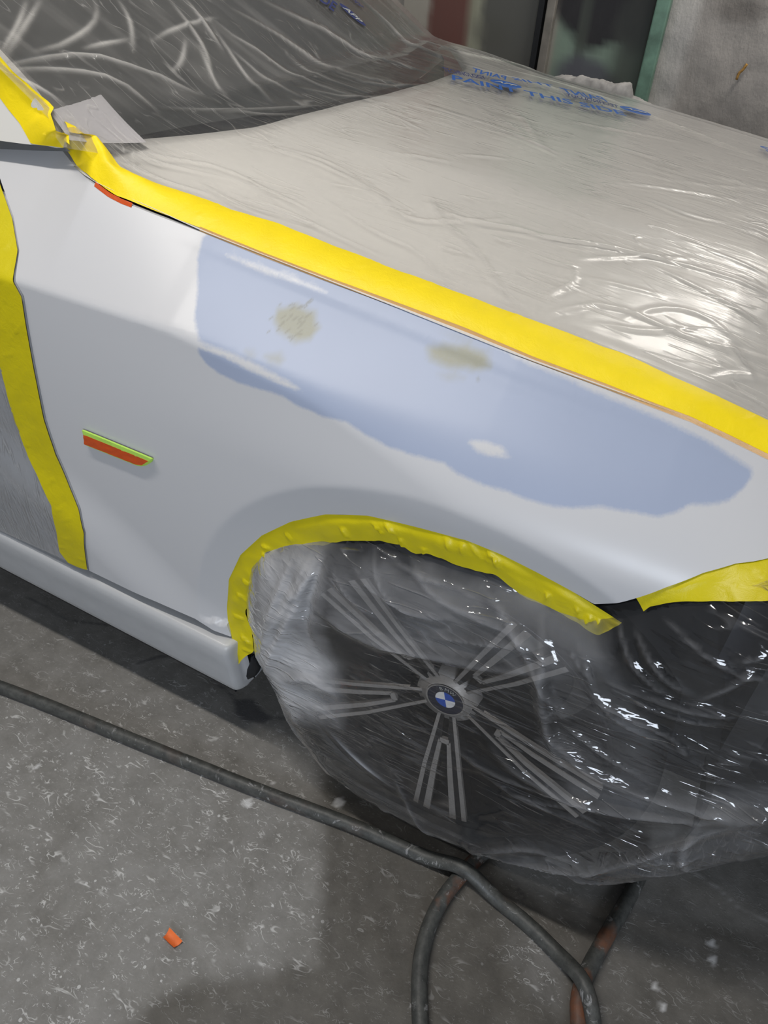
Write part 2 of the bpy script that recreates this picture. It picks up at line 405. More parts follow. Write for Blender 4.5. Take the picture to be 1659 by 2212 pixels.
def boxes(bl):
    V = []; Fc = []
    for (x0, x1, y0, y1, z0, z1) in bl:
        k = len(V); V += [(x, y, z) for x in (x0, x1) for y in (y0, y1) for z in (z0, z1)]
        Fc += [tuple(k + i for i in f) for f in ((0, 1, 3, 2), (4, 6, 7, 5), (0, 4, 5, 1), (2, 3, 7, 6), (0, 2, 6, 4), (1, 5, 7, 3))]
    return V, Fc
def box_obj(name, b, m, parent=None, bevel=0):
    V, Fc = boxes([b]); o = mesh(name, V, Fc, m, parent, smooth_=False)
    if bevel:
        mo = o.modifiers.new('bevel', 'BEVEL'); mo.width = bevel; mo.segments = 2
    return o

# ================================================================== SETTING
def floor_mat():
    m, nt, p = new_mat('dusty_concrete'); c = coords(nt)
    big = noise(nt, c, 3.2, 6, .62); mid = noise(nt, c, 22, 5, .65); fine = noise(nt, c, 170, 3, .7)
    base = ramp(nt, mid, [(.3, (.155, .148, .134, 1)), (.55, (.215, .207, .190, 1)), (.75, (.265, .257, .240, 1))])
    br = attr(nt, 'brown').outputs['Fac']
    base = mixc(nt, math_n(nt, 'MULTIPLY', br, ramp(nt, big, [(.3, g4(.6)), (.7, g4(1))])), base, ramp(nt, mid, [(.3, (.042, .036, .027, 1)), (.7, (.086, .076, .061, 1))]))
    du = attr(nt, 'dust').outputs['Fac']
    dn = ramp(nt, noise(nt, c, 9, 7, .7, .5), [(.35, g4(0)), (.72, g4(1))])
    base = mixc(nt, math_n(nt, 'MULTIPLY', math_n(nt, 'MULTIPLY', du, dn), .55), base, (.36, .355, .345, 1))
    base = mixc(nt, math_n(nt, 'MULTIPLY', fine, .30), base, (.10, .097, .09, 1))
    # scuffs: curled streaks of dried paint
    marks = None
    for sc, rot, dist, th, st in ((22, .5, 1.6, .016, (1, 2.2, 1)), (40, -.7, 2.2, .015, (1, 1.6, 1)), (80, .2, 1.5, .015, (1, 2, 1))):
        cc = coords(nt, st, (0, 0, rot)); a = noise(nt, cc, sc, 1, .4, dist)
        r = math_n(nt, 'ABSOLUTE', math_n(nt, 'SUBTRACT', a, .5))
        l = ramp(nt, r, [(0.0, g4(1)), (th, g4(.7)), (th * 2.6, g4(0))])
        gate = ramp(nt, noise(nt, cc, sc * .9, 2, .5), [(.56, g4(0)), (.66, g4(1))])
        q = math_n(nt, 'MULTIPLY', l, gate); marks = q if marks is None else math_n(nt, 'MAXIMUM', marks, q)
    amt = math_n(nt, 'MULTIPLY', marks, math_n(nt, 'ADD', .16, math_n(nt, 'MULTIPLY', du, .85)), True)
    base = mixc(nt, amt, base, (.58, .575, .56, 1))
    # white drips
    for sc, rad in ((60, .17), (24, .10)):
        v = nt.nodes.new('ShaderNodeTexVoronoi'); v.inputs['Scale'].default_value = sc; lk(nt, c, v.inputs['Vector'])
        sep = nt.nodes.new('ShaderNodeSeparateColor'); lk(nt, v.outputs['Color'], sep.inputs[0])
        pick = ramp(nt, sep.outputs[0], [(.70, g4(0)), (.73, g4(1))])
        size = math_n(nt, 'MULTIPLY', sep.outputs[1], rad)
        d = math_n(nt, 'LESS_THAN', v.outputs['Distance'], size)
        q = math_n(nt, 'MULTIPLY', math_n(nt, 'MULTIPLY', d, pick), math_n(nt, 'ADD', .10, math_n(nt, 'MULTIPLY', du, .55)))
        base = mixc(nt, q, base, (.68, .68, .67, 1))
    base = mixc(nt, attr(nt, 'stain').outputs['Fac'], base, (.045, .045, .05, 1))
    base = mixc(nt, attr(nt, 'drip').outputs['Fac'], base, (.66, .66, .66, 1))
    lk(nt, base, p.inputs['Base Color']); p.inputs['Roughness'].default_value = .62
    h = math_n(nt, 'ADD', math_n(nt, 'MULTIPLY', mid, .7), math_n(nt, 'ADD', math_n(nt, 'MULTIPLY', fine, .25), math_n(nt, 'MULTIPLY', marks, .25)))
    lk(nt, bump(nt, h, .35, .003), p.inputs['Normal'])
    return m
def build_floor():
    xs = np.r_[-6, -4, -3, -2.2, -1.7, np.arange(-1.4, 1.001, .006), 1.3, 1.8, 2.5, 4]
    yv = np.r_[-5, -3, -2, -1.3, -.95, np.arange(-.75, .551, .006), .8, 1.2, 2, 3, 4.2]
    X, Y = np.meshgrid(xs, yv, indexing='ij'); P = np.stack([X.ravel(), Y.ravel()], -1)
    fl = lambda px: on_floor(px)[:, :2]
    # darker brown ground tone right of the dusted area, in floor coordinates
    left = fl([(688, 1640), (690, 1900), (684, 2080), (560, 2100), (430, 2110), (330, 2150), (250, 2230), (200, 2500), (2300, 2600), (2400, 2050), (1750, 2020), (1500, 1990), (1083, 1890), (1085, 1820), (1000, 1600)])
    wob = .012 * fbm(P[:, 0] * 14, P[:, 1] * 14, 3)
    brown = sm(.012, -.022, sdf(P, left) + wob * np.where(P[:, 0] < -.25, 3.0, 1))
    bluish = fl([(1085, 1700), (1084, 1985), (1150, 2090), (1240, 2230), (1330, 2400), (2300, 2600), (2300, 1700)])
    b2 = sm(.01, -.04, sdf(P, bluish) + wob * 2)
    brown = brown * (1 - .35 * b2)
    patch = fl([(1088, 1990), (1160, 2010), (1220, 2070), (1200, 2110), (1235, 2230), (1150, 2160), (1090, 2080)])
    dust = .28 + .72 * sm(.22, -.12, np.hypot((P[:, 0] + .42) * .75, P[:, 1] + .28) - .28 + wob)
    dust = dust * (1 - .80 * brown) + .9 * sm(.02, -.02, sdf(P, patch) + wob * 1.5)
    dust = np.where(P[:, 1] > .10, dust * .25, dust)
    st = sm(.006, -.004, sdf(P, fl([(505, 1512), (545, 1512), (572, 1535), (590, 1552), (565, 1566), (530, 1560), (512, 1540)])) + wob * .8) * .75
    for pl, w in (([(300, 1432), (345, 1418), (400, 1415), (440, 1440), (470, 1478), (500, 1500), (520, 1530), (590, 1550), (660, 1556)], .0022), ([(60, 1290), (150, 1340), (230, 1350)], .0018), ([(1111, 1905), (1125, 1925), (1131, 1945)], .0011)):
        d, _ = segdist(P, resample(fl(pl), step=.02)); st = np.maximum(st, .6 * np.exp(-((d + wob * .15) / w / 1.6) ** 2))
    dr = np.zeros(len(P))
    for u, v, r in ((535, 1735, .0085), (732, 1733, .010), (560, 1722, .004), (222, 1492, .004), (80, 1657, .005), (590, 1690, .003), (1416, 2132, .0055), (1538, 2040, .0065), (1540, 2075, .007), (1432, 2175, .006), (895, 2170, .004)):
        q = fl([(u, v)])[0]; dr = np.maximum(dr, sm(r * 1.15, r * .8, np.hypot(P[:, 0] - q[0], P[:, 1] - q[1]) + wob * .12) * .8)
    d, _ = segdist(P, resample(fl([(1500, 1885), (1560, 1925), (1590, 1960), (1620, 1975), (1659, 1990)]), step=.02))
    dr = np.maximum(dr, .25 * np.exp(-((d + wob * .2) / .002) ** 2))
    V = np.c_[P, np.zeros(len(P))]
    o = mesh('floor', V, grid_faces(len(xs), len(yv)), floor_mat(), attrs={'brown': np.clip(brown, 0, 1), 'dust': np.clip(dust, 0, 1), 'stain': np.clip(st, 0, 1), 'drip': dr}, base=(0, 0, 0))
    tag(o, 'grey paint-spattered concrete floor', kind='structure')
build_floor()

# ---- far wall and its door
WY = 3.4
def wall_mat(name, bmpk=1.0):
    m, nt, p = new_mat(name); c = coords(nt); a = attr(nt, 'tone').outputs['Color']
    n = noise(nt, coords(nt, (1, 1, .35), (0, .25, 0)), 9, 6, .65); f = noise(nt, c, 70, 4, .6)
    col = mixc(nt, math_n(nt, 'MULTIPLY', n, .30), a, (.13, .12, .11, 1)); lk(nt, col, p.inputs['Base Color'])
    p.inputs['Roughness'].default_value = .8
    lk(nt, bump(nt, math_n(nt, 'ADD', n, math_n(nt, 'MULTIPLY', f, .12)), .5 * bmpk, .03), p.inputs['Normal'])
    return m
M['plaster'] = wall_mat('rough_plaster'); M['doorpanel'] = wall_mat('sprayed_door_panel', .12)
M['frame'] = simple('green_frame_paint', (.16, .28, .21), .5, nscale=14, namt=.35, bmp=.3)
def wx(u, v=80): return float(on_y([(u, v)], WY)[0][0])
def tone_panel(name, x0, x1, z0, z1, y, base, blobs, mat, parent=None, step=.025, relief=0):
    xs = np.arange(x0, x1 + step * .5, (x1 - x0) / max(2, round((x1 - x0) / step))); zv = np.arange(z0, z1 + .01, step)
    X, Z = np.meshgrid(xs, zv, indexing='ij'); x = X.ravel(); z = Z.ravel(); c = np.tile(np.array(base, float), (len(x), 1))
    for (bx, bz, rx, rz, col, k, soft) in blobs:
        d = np.hypot((x - bx) / rx, (z - bz) / rz) + .25 * fbm(x * 6, z * 6, 4); w = (k * sm(1 + soft, 1 - soft, d))[:, None]; c = c * (1 - w) + np.array(col) * w
    yy = y + (relief * (fbm(x * 5, z * 5, 8) + .8 * crumple(x, z, 3.0, 5)) if relief else 0 * x)
    n = len(x); V = np.stack([x, yy, z], -1); V = np.vstack([V, V + np.array([0, .06, 0])]); f = grid_faces(len(xs), len(zv), True)
    return mesh(name, V, np.vstack([f, f[:, ::-1] + n]), mat, parent, attrs={'tone': np.vstack([c, c])})
# plaster wall left of the door, right of the door, and above
tag(tone_panel('wall_back', -5.0, wx(868), 0, 3.0, WY, (.52, .48, .42), [], M['plaster'], relief=.012, step=.05), 'rough plaster wall left of the stained doorway', kind='structure')
zr = lambda u, v: float(on_y([(u, v)], WY)[0][2])
wr = tone_panel('wall_right', wx(1436), 3.5, 0, 3.0, WY - .05, (.42, .39, .36),
                [(wx(1590, 20) + .02, zr(1590, 20), .10, .05, (.16, .14, .12), .6, .5), (wx(1470), .9, .05, 1.2, (.62, .60, .57), .7, .5)], M['plaster'], relief=.022, step=.02)
tag(wr, 'rough grey plaster wall right of the green door frame', kind='structure')
q = on_y([(1598, 148), (1610, 160), (1590, 175)], WY - .08)
cv, cf = tube(smooth(np.vstack([on_y([(1614, 138)], WY - .075), on_y([(1604, 152)], WY - .078), on_y([(1596, 158)], WY - .076), on_y([(1591, 172)], WY - .074)]), 1), [.003, .009, .010, .007, .006, .004, .003][:7] if False else .006, 6)
M['rustchip'] = simple('ochre_chip', (.42, .23, .06), .8, nscale=90, namt=.4)
chip = mesh('trim_1', cv, cf, M['rustchip'], None); tag(chip, 'small ochre chipped spot in the plaster', kind='structure')
door = tone_panel('door_1', wx(870), wx(1165), 0, 2.6, WY - .01, (.56, .52, .44),
    [(wx(970), 1.5, .115, 3, (.19, .065, .05), .97, .18), (wx(1030), 1.2, .05, 1.1, (.42, .43, .31), .85, .5), (wx(1115), 1.2, .165, 4, (.12, .122, .108), .97, .14),
     (wx(1060), zr(1060, 70), .09, .06, (.12, .12, .10), .7, .6)], M['doorpanel'])
tag(door, 'stained door leaf with brown and dark grey overspray bands', kind='structure')
jamb = box_obj('trim_2', (wx(1160), wx(1172), WY - .055, WY - .012, 0, 2.6), M['black']); tag(jamb, 'black gap strip between the two door leaves', kind='structure')
door2 = tone_panel('door_2', wx(1173), wx(1412), 0, 2.6, WY - .02, (.27, .37, .29),
    [(wx(1182), 1.2, .045, 4, (.42, .38, .33), .9, .4), (wx(1312, 20), zr(1312, 0) + .06, .235, .25, (.010, .010, .016), .99, .12), (wx(1258), zr(1258, 90), .022, .30, (.07, .085, .07), .8, .5),
     (wx(1272, 150), zr(1272, 175), .16, .10, (.11, .115, .14), .95, .3), (wx(1368, 130), zr(1368, 150), .11, .30, (.055, .065, .055), .85, .45), (wx(1385, 40), zr(1385, 50), .08, .12, (.03, .035, .035), .8, .4)], M['doorpanel'])
tag(door2, 'pale green door leaf with a black sprayed blotch', kind='structure')
fr = box_obj('trim_3', (wx(1407), wx(1437), WY - .085, WY - .0, 0, 2.6), M['frame'], bevel=.006); tag(fr, 'dark green upright of the door frame', kind='structure')
fr2 = box_obj('trim_4', (wx(1178), wx(1196), WY - .06, WY - .025, 0, 2.6), simple('beige_strip', (.24, .22, .19), .7, nscale=12, namt=.3), bevel=.004); tag(fr2, 'narrow beige upright beside the black gap', kind='structure')

# ================================================================== THE CAR
CARLOC = (-0.2, 0.94, 0.0)
car = empty('car', CARLOC); tag(car, 'white car masked for painting, grey-blue primer patch on its front fender', 'car')

# ---- fender
seam_px = [(135, 326), (160, 358), (195, 393), (250, 430), (330, 462), (430, 500), (560, 553), (700, 607), (850, 662), (1000, 718), (1150, 782), (1300, 838), (1400, 878), (1490, 912), (1580, 955), (1659, 994), (1760, 1045)]
gap_px = [(-60, 330), (0, 385), (14, 425), (30, 470), (42, 540), (52, 640), (62, 705), (80, 805), (100, 905), (125, 980), (155, 1050), (175, 1100), (185, 1150), (193, 1233)]
sill_px = [(193, 1233), (253, 1262), (338, 1300), (422, 1337), (500, 1376)]
arch_px = [(500, 1376), (494, 1345), (490, 1312), (494, 1252), (519, 1199), (565, 1157), (628, 1127), (704, 1111), (795, 1114), (893, 1137), (1007, 1167), (1083, 1198), (1159, 1236), (1235, 1277), (1283, 1305)]
front_px = [(1283, 1305), (1310, 1304), (1350, 1299), (1378, 1291), (1440, 1268), (1520, 1237), (1590, 1217), (1659, 1206), (1760, 1200)]
top_px = [(-60, 316), (0, 318), (60, 320), (110, 323), (135, 326)]
S2 = lambda px: on_side(px)[:, [0, 2]]
fo = np.vstack([S2(top_px)[:-1], S2(seam_px), S2(front_px[::-1])[:-1], S2(arch_px[::-1])[:-1], S2(sill_px[::-1])[:-1], S2(gap_px[::-1])[:-1]])
fo = fo[np.r_[True, np.linalg.norm(np.diff(fo, axis=0), axis=1) > 1e-4]]
patch_px = [(438, 512), (426, 560), (428, 620), (420, 690), (430, 735), (427, 760), (445, 785), (470, 805), (510, 825), (560, 840), (610, 855), (640, 875), (700, 900), (750, 912), (790, 940), (840, 965), (900, 985), (960, 1000), (990, 1025), (1040, 1045), (1090, 1060), (1130, 1075), (1190, 1092), (1240, 1098), (1300, 1094), (1360, 1105), (1420, 1116), (1460, 1108), (1490, 1088), (1530, 1090), (1575, 1080), (1605, 1055), (1627, 1025), (1620, 1010), (1590, 990), (1500, 938), (1400, 893), (1300, 852), (1200, 808), (1120, 776), (1060, 742), (1010, 715), (950, 690), (850, 653), (700, 597), (560, 543), (500, 520), (455, 502)]
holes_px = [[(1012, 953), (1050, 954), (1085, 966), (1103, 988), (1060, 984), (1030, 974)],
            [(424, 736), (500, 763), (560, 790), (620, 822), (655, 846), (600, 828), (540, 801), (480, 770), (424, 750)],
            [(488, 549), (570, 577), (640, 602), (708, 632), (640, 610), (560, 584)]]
spots_px = [[(600, 668), (640, 658), (678, 675), (688, 710), (670, 735), (640, 738), (600, 715), (592, 690)], [(922, 750), (960, 742), (1010, 745), (1050, 768), (1061, 790), (1040, 798), (970, 794), (932, 775)],
            [(530, 757), (545, 757), (550, 770), (535, 774)], [(572, 768), (606, 762), (615, 778), (605, 787), (580, 783)], [(948, 806), (985, 806), (1003, 817), (970, 820)], [(942, 708), (970, 713), (1025, 735), (1010, 741), (970, 725)]]
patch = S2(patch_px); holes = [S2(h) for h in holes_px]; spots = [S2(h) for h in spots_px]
scr = []
for k in range(34):
    t, w = random.uniform(0, 1), random.gauss(0, 1)
    u = 572 + 95 * t + w * 13; v = 712 - 38 * t + w * 15; l = random.uniform(2, 9); scr.append(S2([(u, v), (u + l, v - l * .75)]))
scr += [S2([(652, 664), (667, 653), (674, 650)]), S2([(662, 655), (673, 646)]), S2([(668, 655), (675, 649)]), S2([(628, 735), (640, 722), (652, 722)]), S2([(1028, 820), (1036, 820)])]
def fender_attrs(P):
    s = sdf(P, patch)
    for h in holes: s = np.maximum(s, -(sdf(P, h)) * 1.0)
    f = np.zeros(len(P))
    for k, sp in enumerate(spots):
        w = .005; f = np.maximum(f, sm(w, -w, sdf(P, sp) + .0020 * fbm(P[:, 0] * 90, P[:, 1] * 90, 3)) * (1, 1, .45, .6, .45, .35)[k])
    c = np.zeros(len(P)); near = np.hypot(P[:, 0] + .25, P[:, 1] - .88) < .25; d = np.full(near.sum(), 1.)
    for q in scr: d = np.minimum(d, segdist(P[near], q)[0])
    c[near] = np.exp(-(d / .0010) ** 2) * .6
    return {'primer': s, 'filler': f, 'scratch': c}
bb = np.vstack(spots[:1]); lo, hi = bb.min(0) - .02, bb.max(0) + .02
gx, gz = np.meshgrid(np.arange(lo[0], hi[0], .0014), np.arange(lo[1], hi[1], .0014)); ex = np.stack([gx.ravel(), gz.ravel()], -1)
line2 = resample(fo, step=.01)
xr_ = np.arange(-.50, .34, .004); rows = np.concatenate([np.stack([xr_ + .001 * k, zs(xr_) - o_], -1) for k, o_ in enumerate((.0005 + .0165, .0195, .0145, .011, .008, .0225, .026, .030, .034))])
ex = np.vstack([ex + RNG.uniform(-.0002, .0002, ex.shape), rows])
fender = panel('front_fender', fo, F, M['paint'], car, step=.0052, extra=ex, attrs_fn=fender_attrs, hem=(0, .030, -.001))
fender['label'] = 'white front fender with a bluish grey primer patch and olive filler spots'

# ---- door (behind its film) and the sill
go = np.vstack([S2([(-8, 300), (-6, 384)]), S2(gap_px[1:])]); g2 = go.copy(); g2[:, 0] -= .0035
dz = S2([(190, 1231), (0, 1145)]); slope = (dz[1, 1] - dz[0, 1]) / (dz[1, 0] - dz[0, 0])
dedge = g2[g2[:, 1] < .93]
do = np.vstack([[-1.35, dz[0, 1] + (-1.35 - dz[0, 0]) * slope], [-1.35, dedge[0, 1]], dedge])
dooro = panel('front_door', do[::-1], F, M['doorpaint'], car, step=.012, hem=(0, .014, 0))
su = S2([(0, 1149), (100, 1194), (193, 1237), (253, 1266), (338, 1304), (422, 1341), (504, 1381)])
def sill_top(x): return np.interp(x, su[:, 0], su[:, 1], left=None) if False else su[0, 1] + (x - su[0, 0]) * (su[-1, 1] - su[0, 1]) / (su[-1, 0] - su[0, 0])
xe = su[-1, 0]
prof = lambda t: [(.030, 0), (.008, -.0005), (.003, -.003), (.000, -.010), (-.001, -.022), (.004, -.050), (.010, -.085), (.014, -.114), (.018, -.130), (.024, -.135), (.036, -.135), (.16, -.128)]
xs = np.r_[-1.45, -1.2, -1.0, -.8, -.6, -.5, xe - .03, xe - .006, xe, xe + .004, xe + .008, xe + .010]; V = []; Fc = []
for i, x in enumerate(xs):
    e = ([0] * 8 + [.002, .007, .018, .040])[i]
    for k, (y, z) in enumerate(prof(0)): V.append((x, y + e + .0, sill_top(x) + z))
npf = len(prof(0))
Fc = list(grid_faces(len(xs), npf, False)); Fc = [tuple(f) for f in Fc] + [tuple(range((len(xs) - 1) * npf, len(xs) * npf))]
sill = mesh('side_sill', V, Fc, M['sill'], car)
# black strip and rounded plastic tail behind the end of the sill
zb = sill_top(xe) - .131
box_obj('underbody_seal', (-1.45, xe - .004, .014, .05, zb - .012 - .0, zb + .002), M['black'], car) if False else None
V = []
for x in (-1.45, xe - .004): V += [(x, .018, sill_top(x) - .131), (x, .022, sill_top(x) - .141), (x, .07, sill_top(x) - .141), (x, .06, sill_top(x) - .120)]
mesh('underbody_seal', V, [(0, 4, 5, 1), (1, 5, 6, 2), (2, 6, 7, 3), (4, 7, 6, 5)], M['black'], car, smooth_=False)
tp = on_y([(512, 1448), (532, 1457), (548, 1447), (556, 1425), (553, 1396)], .05)
tv, tf = tube(smooth(tp, 1), .011, 8); mesh('arch_flap', tv, tf, M['black'], car)

# ---- under the skin
V = []; na = 48
for y, r in ((.030, .376), (.05, .385), (.33, .385)):
    for k in range(na + 1):
        a = -.10 + (math.pi + .14) * k / na; V.append((r * math.cos(a), y + .004, .33 + r * math.sin(a)))
Fc = [tuple(f) for f in grid_faces(3, na + 1)]; k0 = 2 * (na + 1)
V.append((0, .334, .33)); Fc += [(k0 + k, k0 + k + 1, len(V) - 1) for k in range(na)]
liner = mesh('wheel_arch_liner', V, Fc, M['black'], car)
V, Fc = boxes([(-1.45, -.43, .13, 1.74, .19, .90), (-.43, .43, .36, 1.50, .22, .74), (-1.45, -.40, .05, .13, .22, .80), (.37, 1.0, .085, 1.70, .43, .66), (.30, 1.0, .37, 1.7, .01, .6)])  # last box: added dark block hiding the lit floor behind the wheel film
mesh('underbody_and_dark_block', V, Fc, M['black'], car, smooth_=False)
# dark bumper carrier in front of the wheel, bumper itself is masked by the film
zz = np.linspace(.43, .70, 28); xx = np.linspace(.33, 1.0, 34); X, Z = np.meshgrid(xx, zz, indexing='ij')
Yc = G(X, Z) + .016 + .012 * np.sin(Z * 38) * sm(.4, .5, X) + .05 * sm(.60, .70, Z) + .12 * sm(.45, .34, X)
mesh('bumper_carrier', np.stack([X.ravel(), Yc.ravel(), Z.ravel()], -1), grid_faces(len(xx), len(zz)), M['darkgrey'], car)

# ---- hood
def hood_edge(x): return ys(x) + .001
xs = np.r_[np.arange(-.80, .95, .02)]; vv = np.linspace(0, 1, 70); V = []
he = on_hood([(228, 318), (320, 301), (430, 290), (560, 274), (700, 236), (830, 205), (930, 178), (1010, 150)])
def hood_rear(y):
    return np.interp(y, he[:, 1], he[:, 0]) - .55 * np.clip(y - he[-1, 1], 0, 9)
yv = np.concatenate([np.arange(.12, .3, .01), np.arange(.3, 1.77, .03)])
V = []; nx = 60
for y in yv:
    yy = y; xr = float(hood_rear(max(y, he[0, 1]))); xr = max(xr, -.85)
    for k in range(nx):
        t = k / (nx - 1); x = xr + (0.95 - xr) * t
        lo_ = ys(x); yq = lo_ + (y - .12) * (1.76 - lo_) / (1.76 - .12); V.append((x, yq, float(H(x, yq))))
V = np.array(V); n0 = len(V)
rear = V.reshape(len(yv), nx, 3)[:, 0]; V = np.vstack([V, rear + np.array([-.004, 0, -.012])])
Fc = [tuple(f) for f in grid_faces(len(yv), nx, True)] + [(i * nx, (i + 1) * nx, n0 + i + 1, n0 + i) for i in range(len(yv) - 1)]
hood = mesh('hood', V, Fc, M['hoodpaint'], car)
# gap under the seam
gp = on_side(seam_px[1:]); gp = resample(gp, step=.02); n = len(gp)
V = np.vstack([gp + [0, .0015, -.002], gp + [0, .008, .001], gp + [0, .012, -.03], gp + [0, .004, -.03]])
mesh('seam_gutter', V, [(i, i + 1, n + i + 1, n + i) for i in range(n - 1)] + [(n + i, n + i + 1, 2 * n + i + 1, 2 * n + i) for i in range(n - 1)], M['black'], car)

# ---- windscreen, cowl, pillar
yv = np.linspace(.172, 1.72, 40); tt = np.linspace(0, 1, 30); V = []
for y in yv:
    for t in tt:
        x = float(xb(y)) - .0 - .75 * t; V.append((x, y, float(GL(x, y))))
glass = mesh('windscreen', V, grid_faces(len(yv), len(tt), False), M['glass'], car)
V = []
for y in yv:
    for k, (dx, dz) in enumerate(((.0, .0), (.008, -.07), (.06, -.09), (.16, -.09))): V.append((float(xb(y)) + dx, y, .998 + dz))
cowl = mesh('cowl_panel', V, grid_faces(len(yv), 4, True), M['black'], car)
def PIL(x, z): return .118 + .28 * (z - .97) + .0 * x
on_pil = lambda px: hit(px, lambda x, y, z: y - PIL(x, z), .4, 2.6)
pp = on_pil([(-90, 150), (-400, -110), (-360, -245), (-60, 60), (60, 190), (104, 250), (118, 290), (132, 322), (95, 314), (60, 312), (0, 304), (-90, 294)])
pillar = panel('windscreen_pillar', pp[:, [0, 2]], PIL, M['hoodpaint'], car, step=.012, hem=(0, .012, 0), flip=False)
pillar['label'] = 'pale grey base of the windscreen pillar'
pp = on_pil([(-90, 298), (0, 306), (60, 313), (130, 321), (140, 330), (60, 328), (0, 325), (-90, 322)])
V = pp + np.array([0, .010, 0]); mesh('pillar_gap', V, [(0, 1, 6, 7), (1, 2, 5, 6), (2, 3, 4, 5)], simple('grey_gap_seal', (.12, .125, .13), .6), car, smooth_=False)

mesh('side_window', [(-1.40, .15, .965), (-.86, .145, .97), (-1.15, .22, 1.26), (-1.40, .25, 1.34)], [(0, 1, 2, 3)], M['glass'], car, smooth_=False)
# ---- front wheel
HUB = np.array([0, .045, .327]); TH = math.radians(-82.5)
def ring(prof_, n=96, hub=HUB):
    V = []; m = len(prof_)
    for k in range(n):
        a = 2 * math.pi * k / n
        for r, y in prof_: V.append((hub[0] + r * math.cos(a), hub[1] + y, hub[2] + r * math.sin(a)))
    Fc = [(k * m + i, k * m + i + 1, ((k + 1) % n) * m + i + 1, ((k + 1) % n) * m + i) for k in range(n) for i in range(m - 1)]
    return V, Fc
wheel = mesh('front_wheel', *ring([(.262, -.004), (.266, -.010), (.262, -.014), (.254, -.010), (.247, .004), (.240, .03), (.222, .10), (.215, .19)]), M['spokeblack'], car)
tire = mesh('tire', *ring([(.258, -.002), (.262, -.012), (.272, -.019), (.290, -.022), (.306, -.017), (.316, -.006), (.3215, .012), (.3225, .04), (.3225, .19), (.312, .215)], 120), M['rubber'], wheel)
bd = mesh('brake_disc', *ring([(.0, .13), (.165, .13), (.168, .14)], 64), M['steel'], wheel)
def strip_prism(path_l, path_r, y_top, y_bot, ang, hub=HUB):
    """raised strip between two polylines given in (radial, tangential)"""
    V = []; n = len(path_l)
    for dy, in ((0,), (1,)):
        for P_ in (path_l, path_r):
            for i, (u, v) in enumerate(P_):
                yy = (y_bot if dy else y_top)(u)
                V.append((hub[0] + u * math.cos(ang) - v * math.sin(ang), hub[1] + yy, hub[2] + u * math.sin(ang) + v * math.cos(ang)))
    Fc = []
    for i in range(n - 1):
        Fc += [(i, i + 1, n + i + 1, n + i), (2 * n + i, 3 * n + i, 3 * n + i + 1, 2 * n + i + 1), (i, 2 * n + i, 2 * n + i + 1, i + 1), (n + i, n + i + 1, 3 * n + i + 1, 3 * n + i)]
    Fc += [(0, n, 3 * n, 2 * n), (n - 1, 3 * n - 1, 4 * n - 1, 2 * n - 1)]
    return V, Fc
dish = lambda u: np.interp(u, [0, .04, .10, .15, .262], [.030, .026, .014, .004, -.010])
for k in range(5):
    a = TH + k * 2 * math.pi / 5; V = []; Fc = []; mi = []
    def add(pl, pr, t, b, m_):
        v, f = strip_prism(pl, pr, t, b, a); o_ = len(V); V.extend(v); Fc.extend([tuple(i + o_ for i in q) for q in f]); mi.extend([m_] * len(f))
    for s in (-1, 1):
        # dark arm
        add([(.035, s * .004), (.10, s * .006), (.15, s * .0105), (.258, s * .021)], [(.035, s * .0155), (.085, s * .0215), (.15, s * .034), (.258, s * .049)], lambda u: dish(u), lambda u: dish(u) + .03, 0)
        # machined outer line and inner loop
        add([(.040, s * .0095), (.090, s * .0175), (.15, s * .0275), (.258, s * .0415)], [(.040, s * .0150), (.085, s * .0230), (.15, s * .0345), (.258, s * .0505)], lambda u: dish(u) - .0015, lambda u: dish(u) + .004, 1)
        add([(.096, s * .0045), (.15, s * .0095), (.258, s * .019)], [(.092, s * .0105), (.15, s * .0185), (.258, s * .031)], lambda u: dish(u) - .0015, lambda u: dish(u) + .004, 1)
    add([(.088, -.0075), (.088, .0075)], [(.097, -.0085), (.097, .0085)], lambda u: dish(u) - .0015, lambda u: dish(u) + .004, 1)
    sp = mesh('spoke', V, Fc, [M['spokeblack'], M['machined']], wheel, smooth_=False, midx=mi)
hubd = mesh('hub_face', *ring([(0.0, .022), (.030, .022), (.0335, .020), (.0345, .024), (.050, .026), (.052, .045)], 60), M['machined'], wheel)
# badge: ring with blue and white quarters
hb = HUB + np.array([0, .0205, 0]); bv = []; bf = []; bm = []
def sector(r0, r1, a0, a1, dy, mi_):
    n = 10; o_ = len(bv)
    for i in range(n + 1):
        t = a0 + (a1 - a0) * i / n
        for r in (r0, r1): bv.append((hb[0] + r * math.cos(t), hb[1] - dy, hb[2] + r * math.sin(t)))
    for i in range(n): bf.append((o_ + 2 * i, o_ + 2 * i + 1, o_ + 2 * i + 3, o_ + 2 * i + 2)); bm.append(mi_)
for q in range(4):
    sector(0, .0165, q * math.pi / 2 + .25, (q + 1) * math.pi / 2 + .25, .001, 1 if q % 2 else 0); sector(.0165, .030, q * math.pi / 2, (q + 1) * math.pi / 2, .0008, 2)
    sector(.030, .032, q * math.pi / 2, (q + 1) * math.pi / 2, .0015, 3)
badge = mesh('hub_badge', bv, bf, [simple('badge_blue', (.02, .08, .42), .3), simple('badge_white', (.75, .75, .75), .3), simple('badge_black', (.012, .014, .03), .3), M['machined']], wheel, midx=bm)
badge['label'] = 'round hub badge with blue and white quarters in a dark ring'
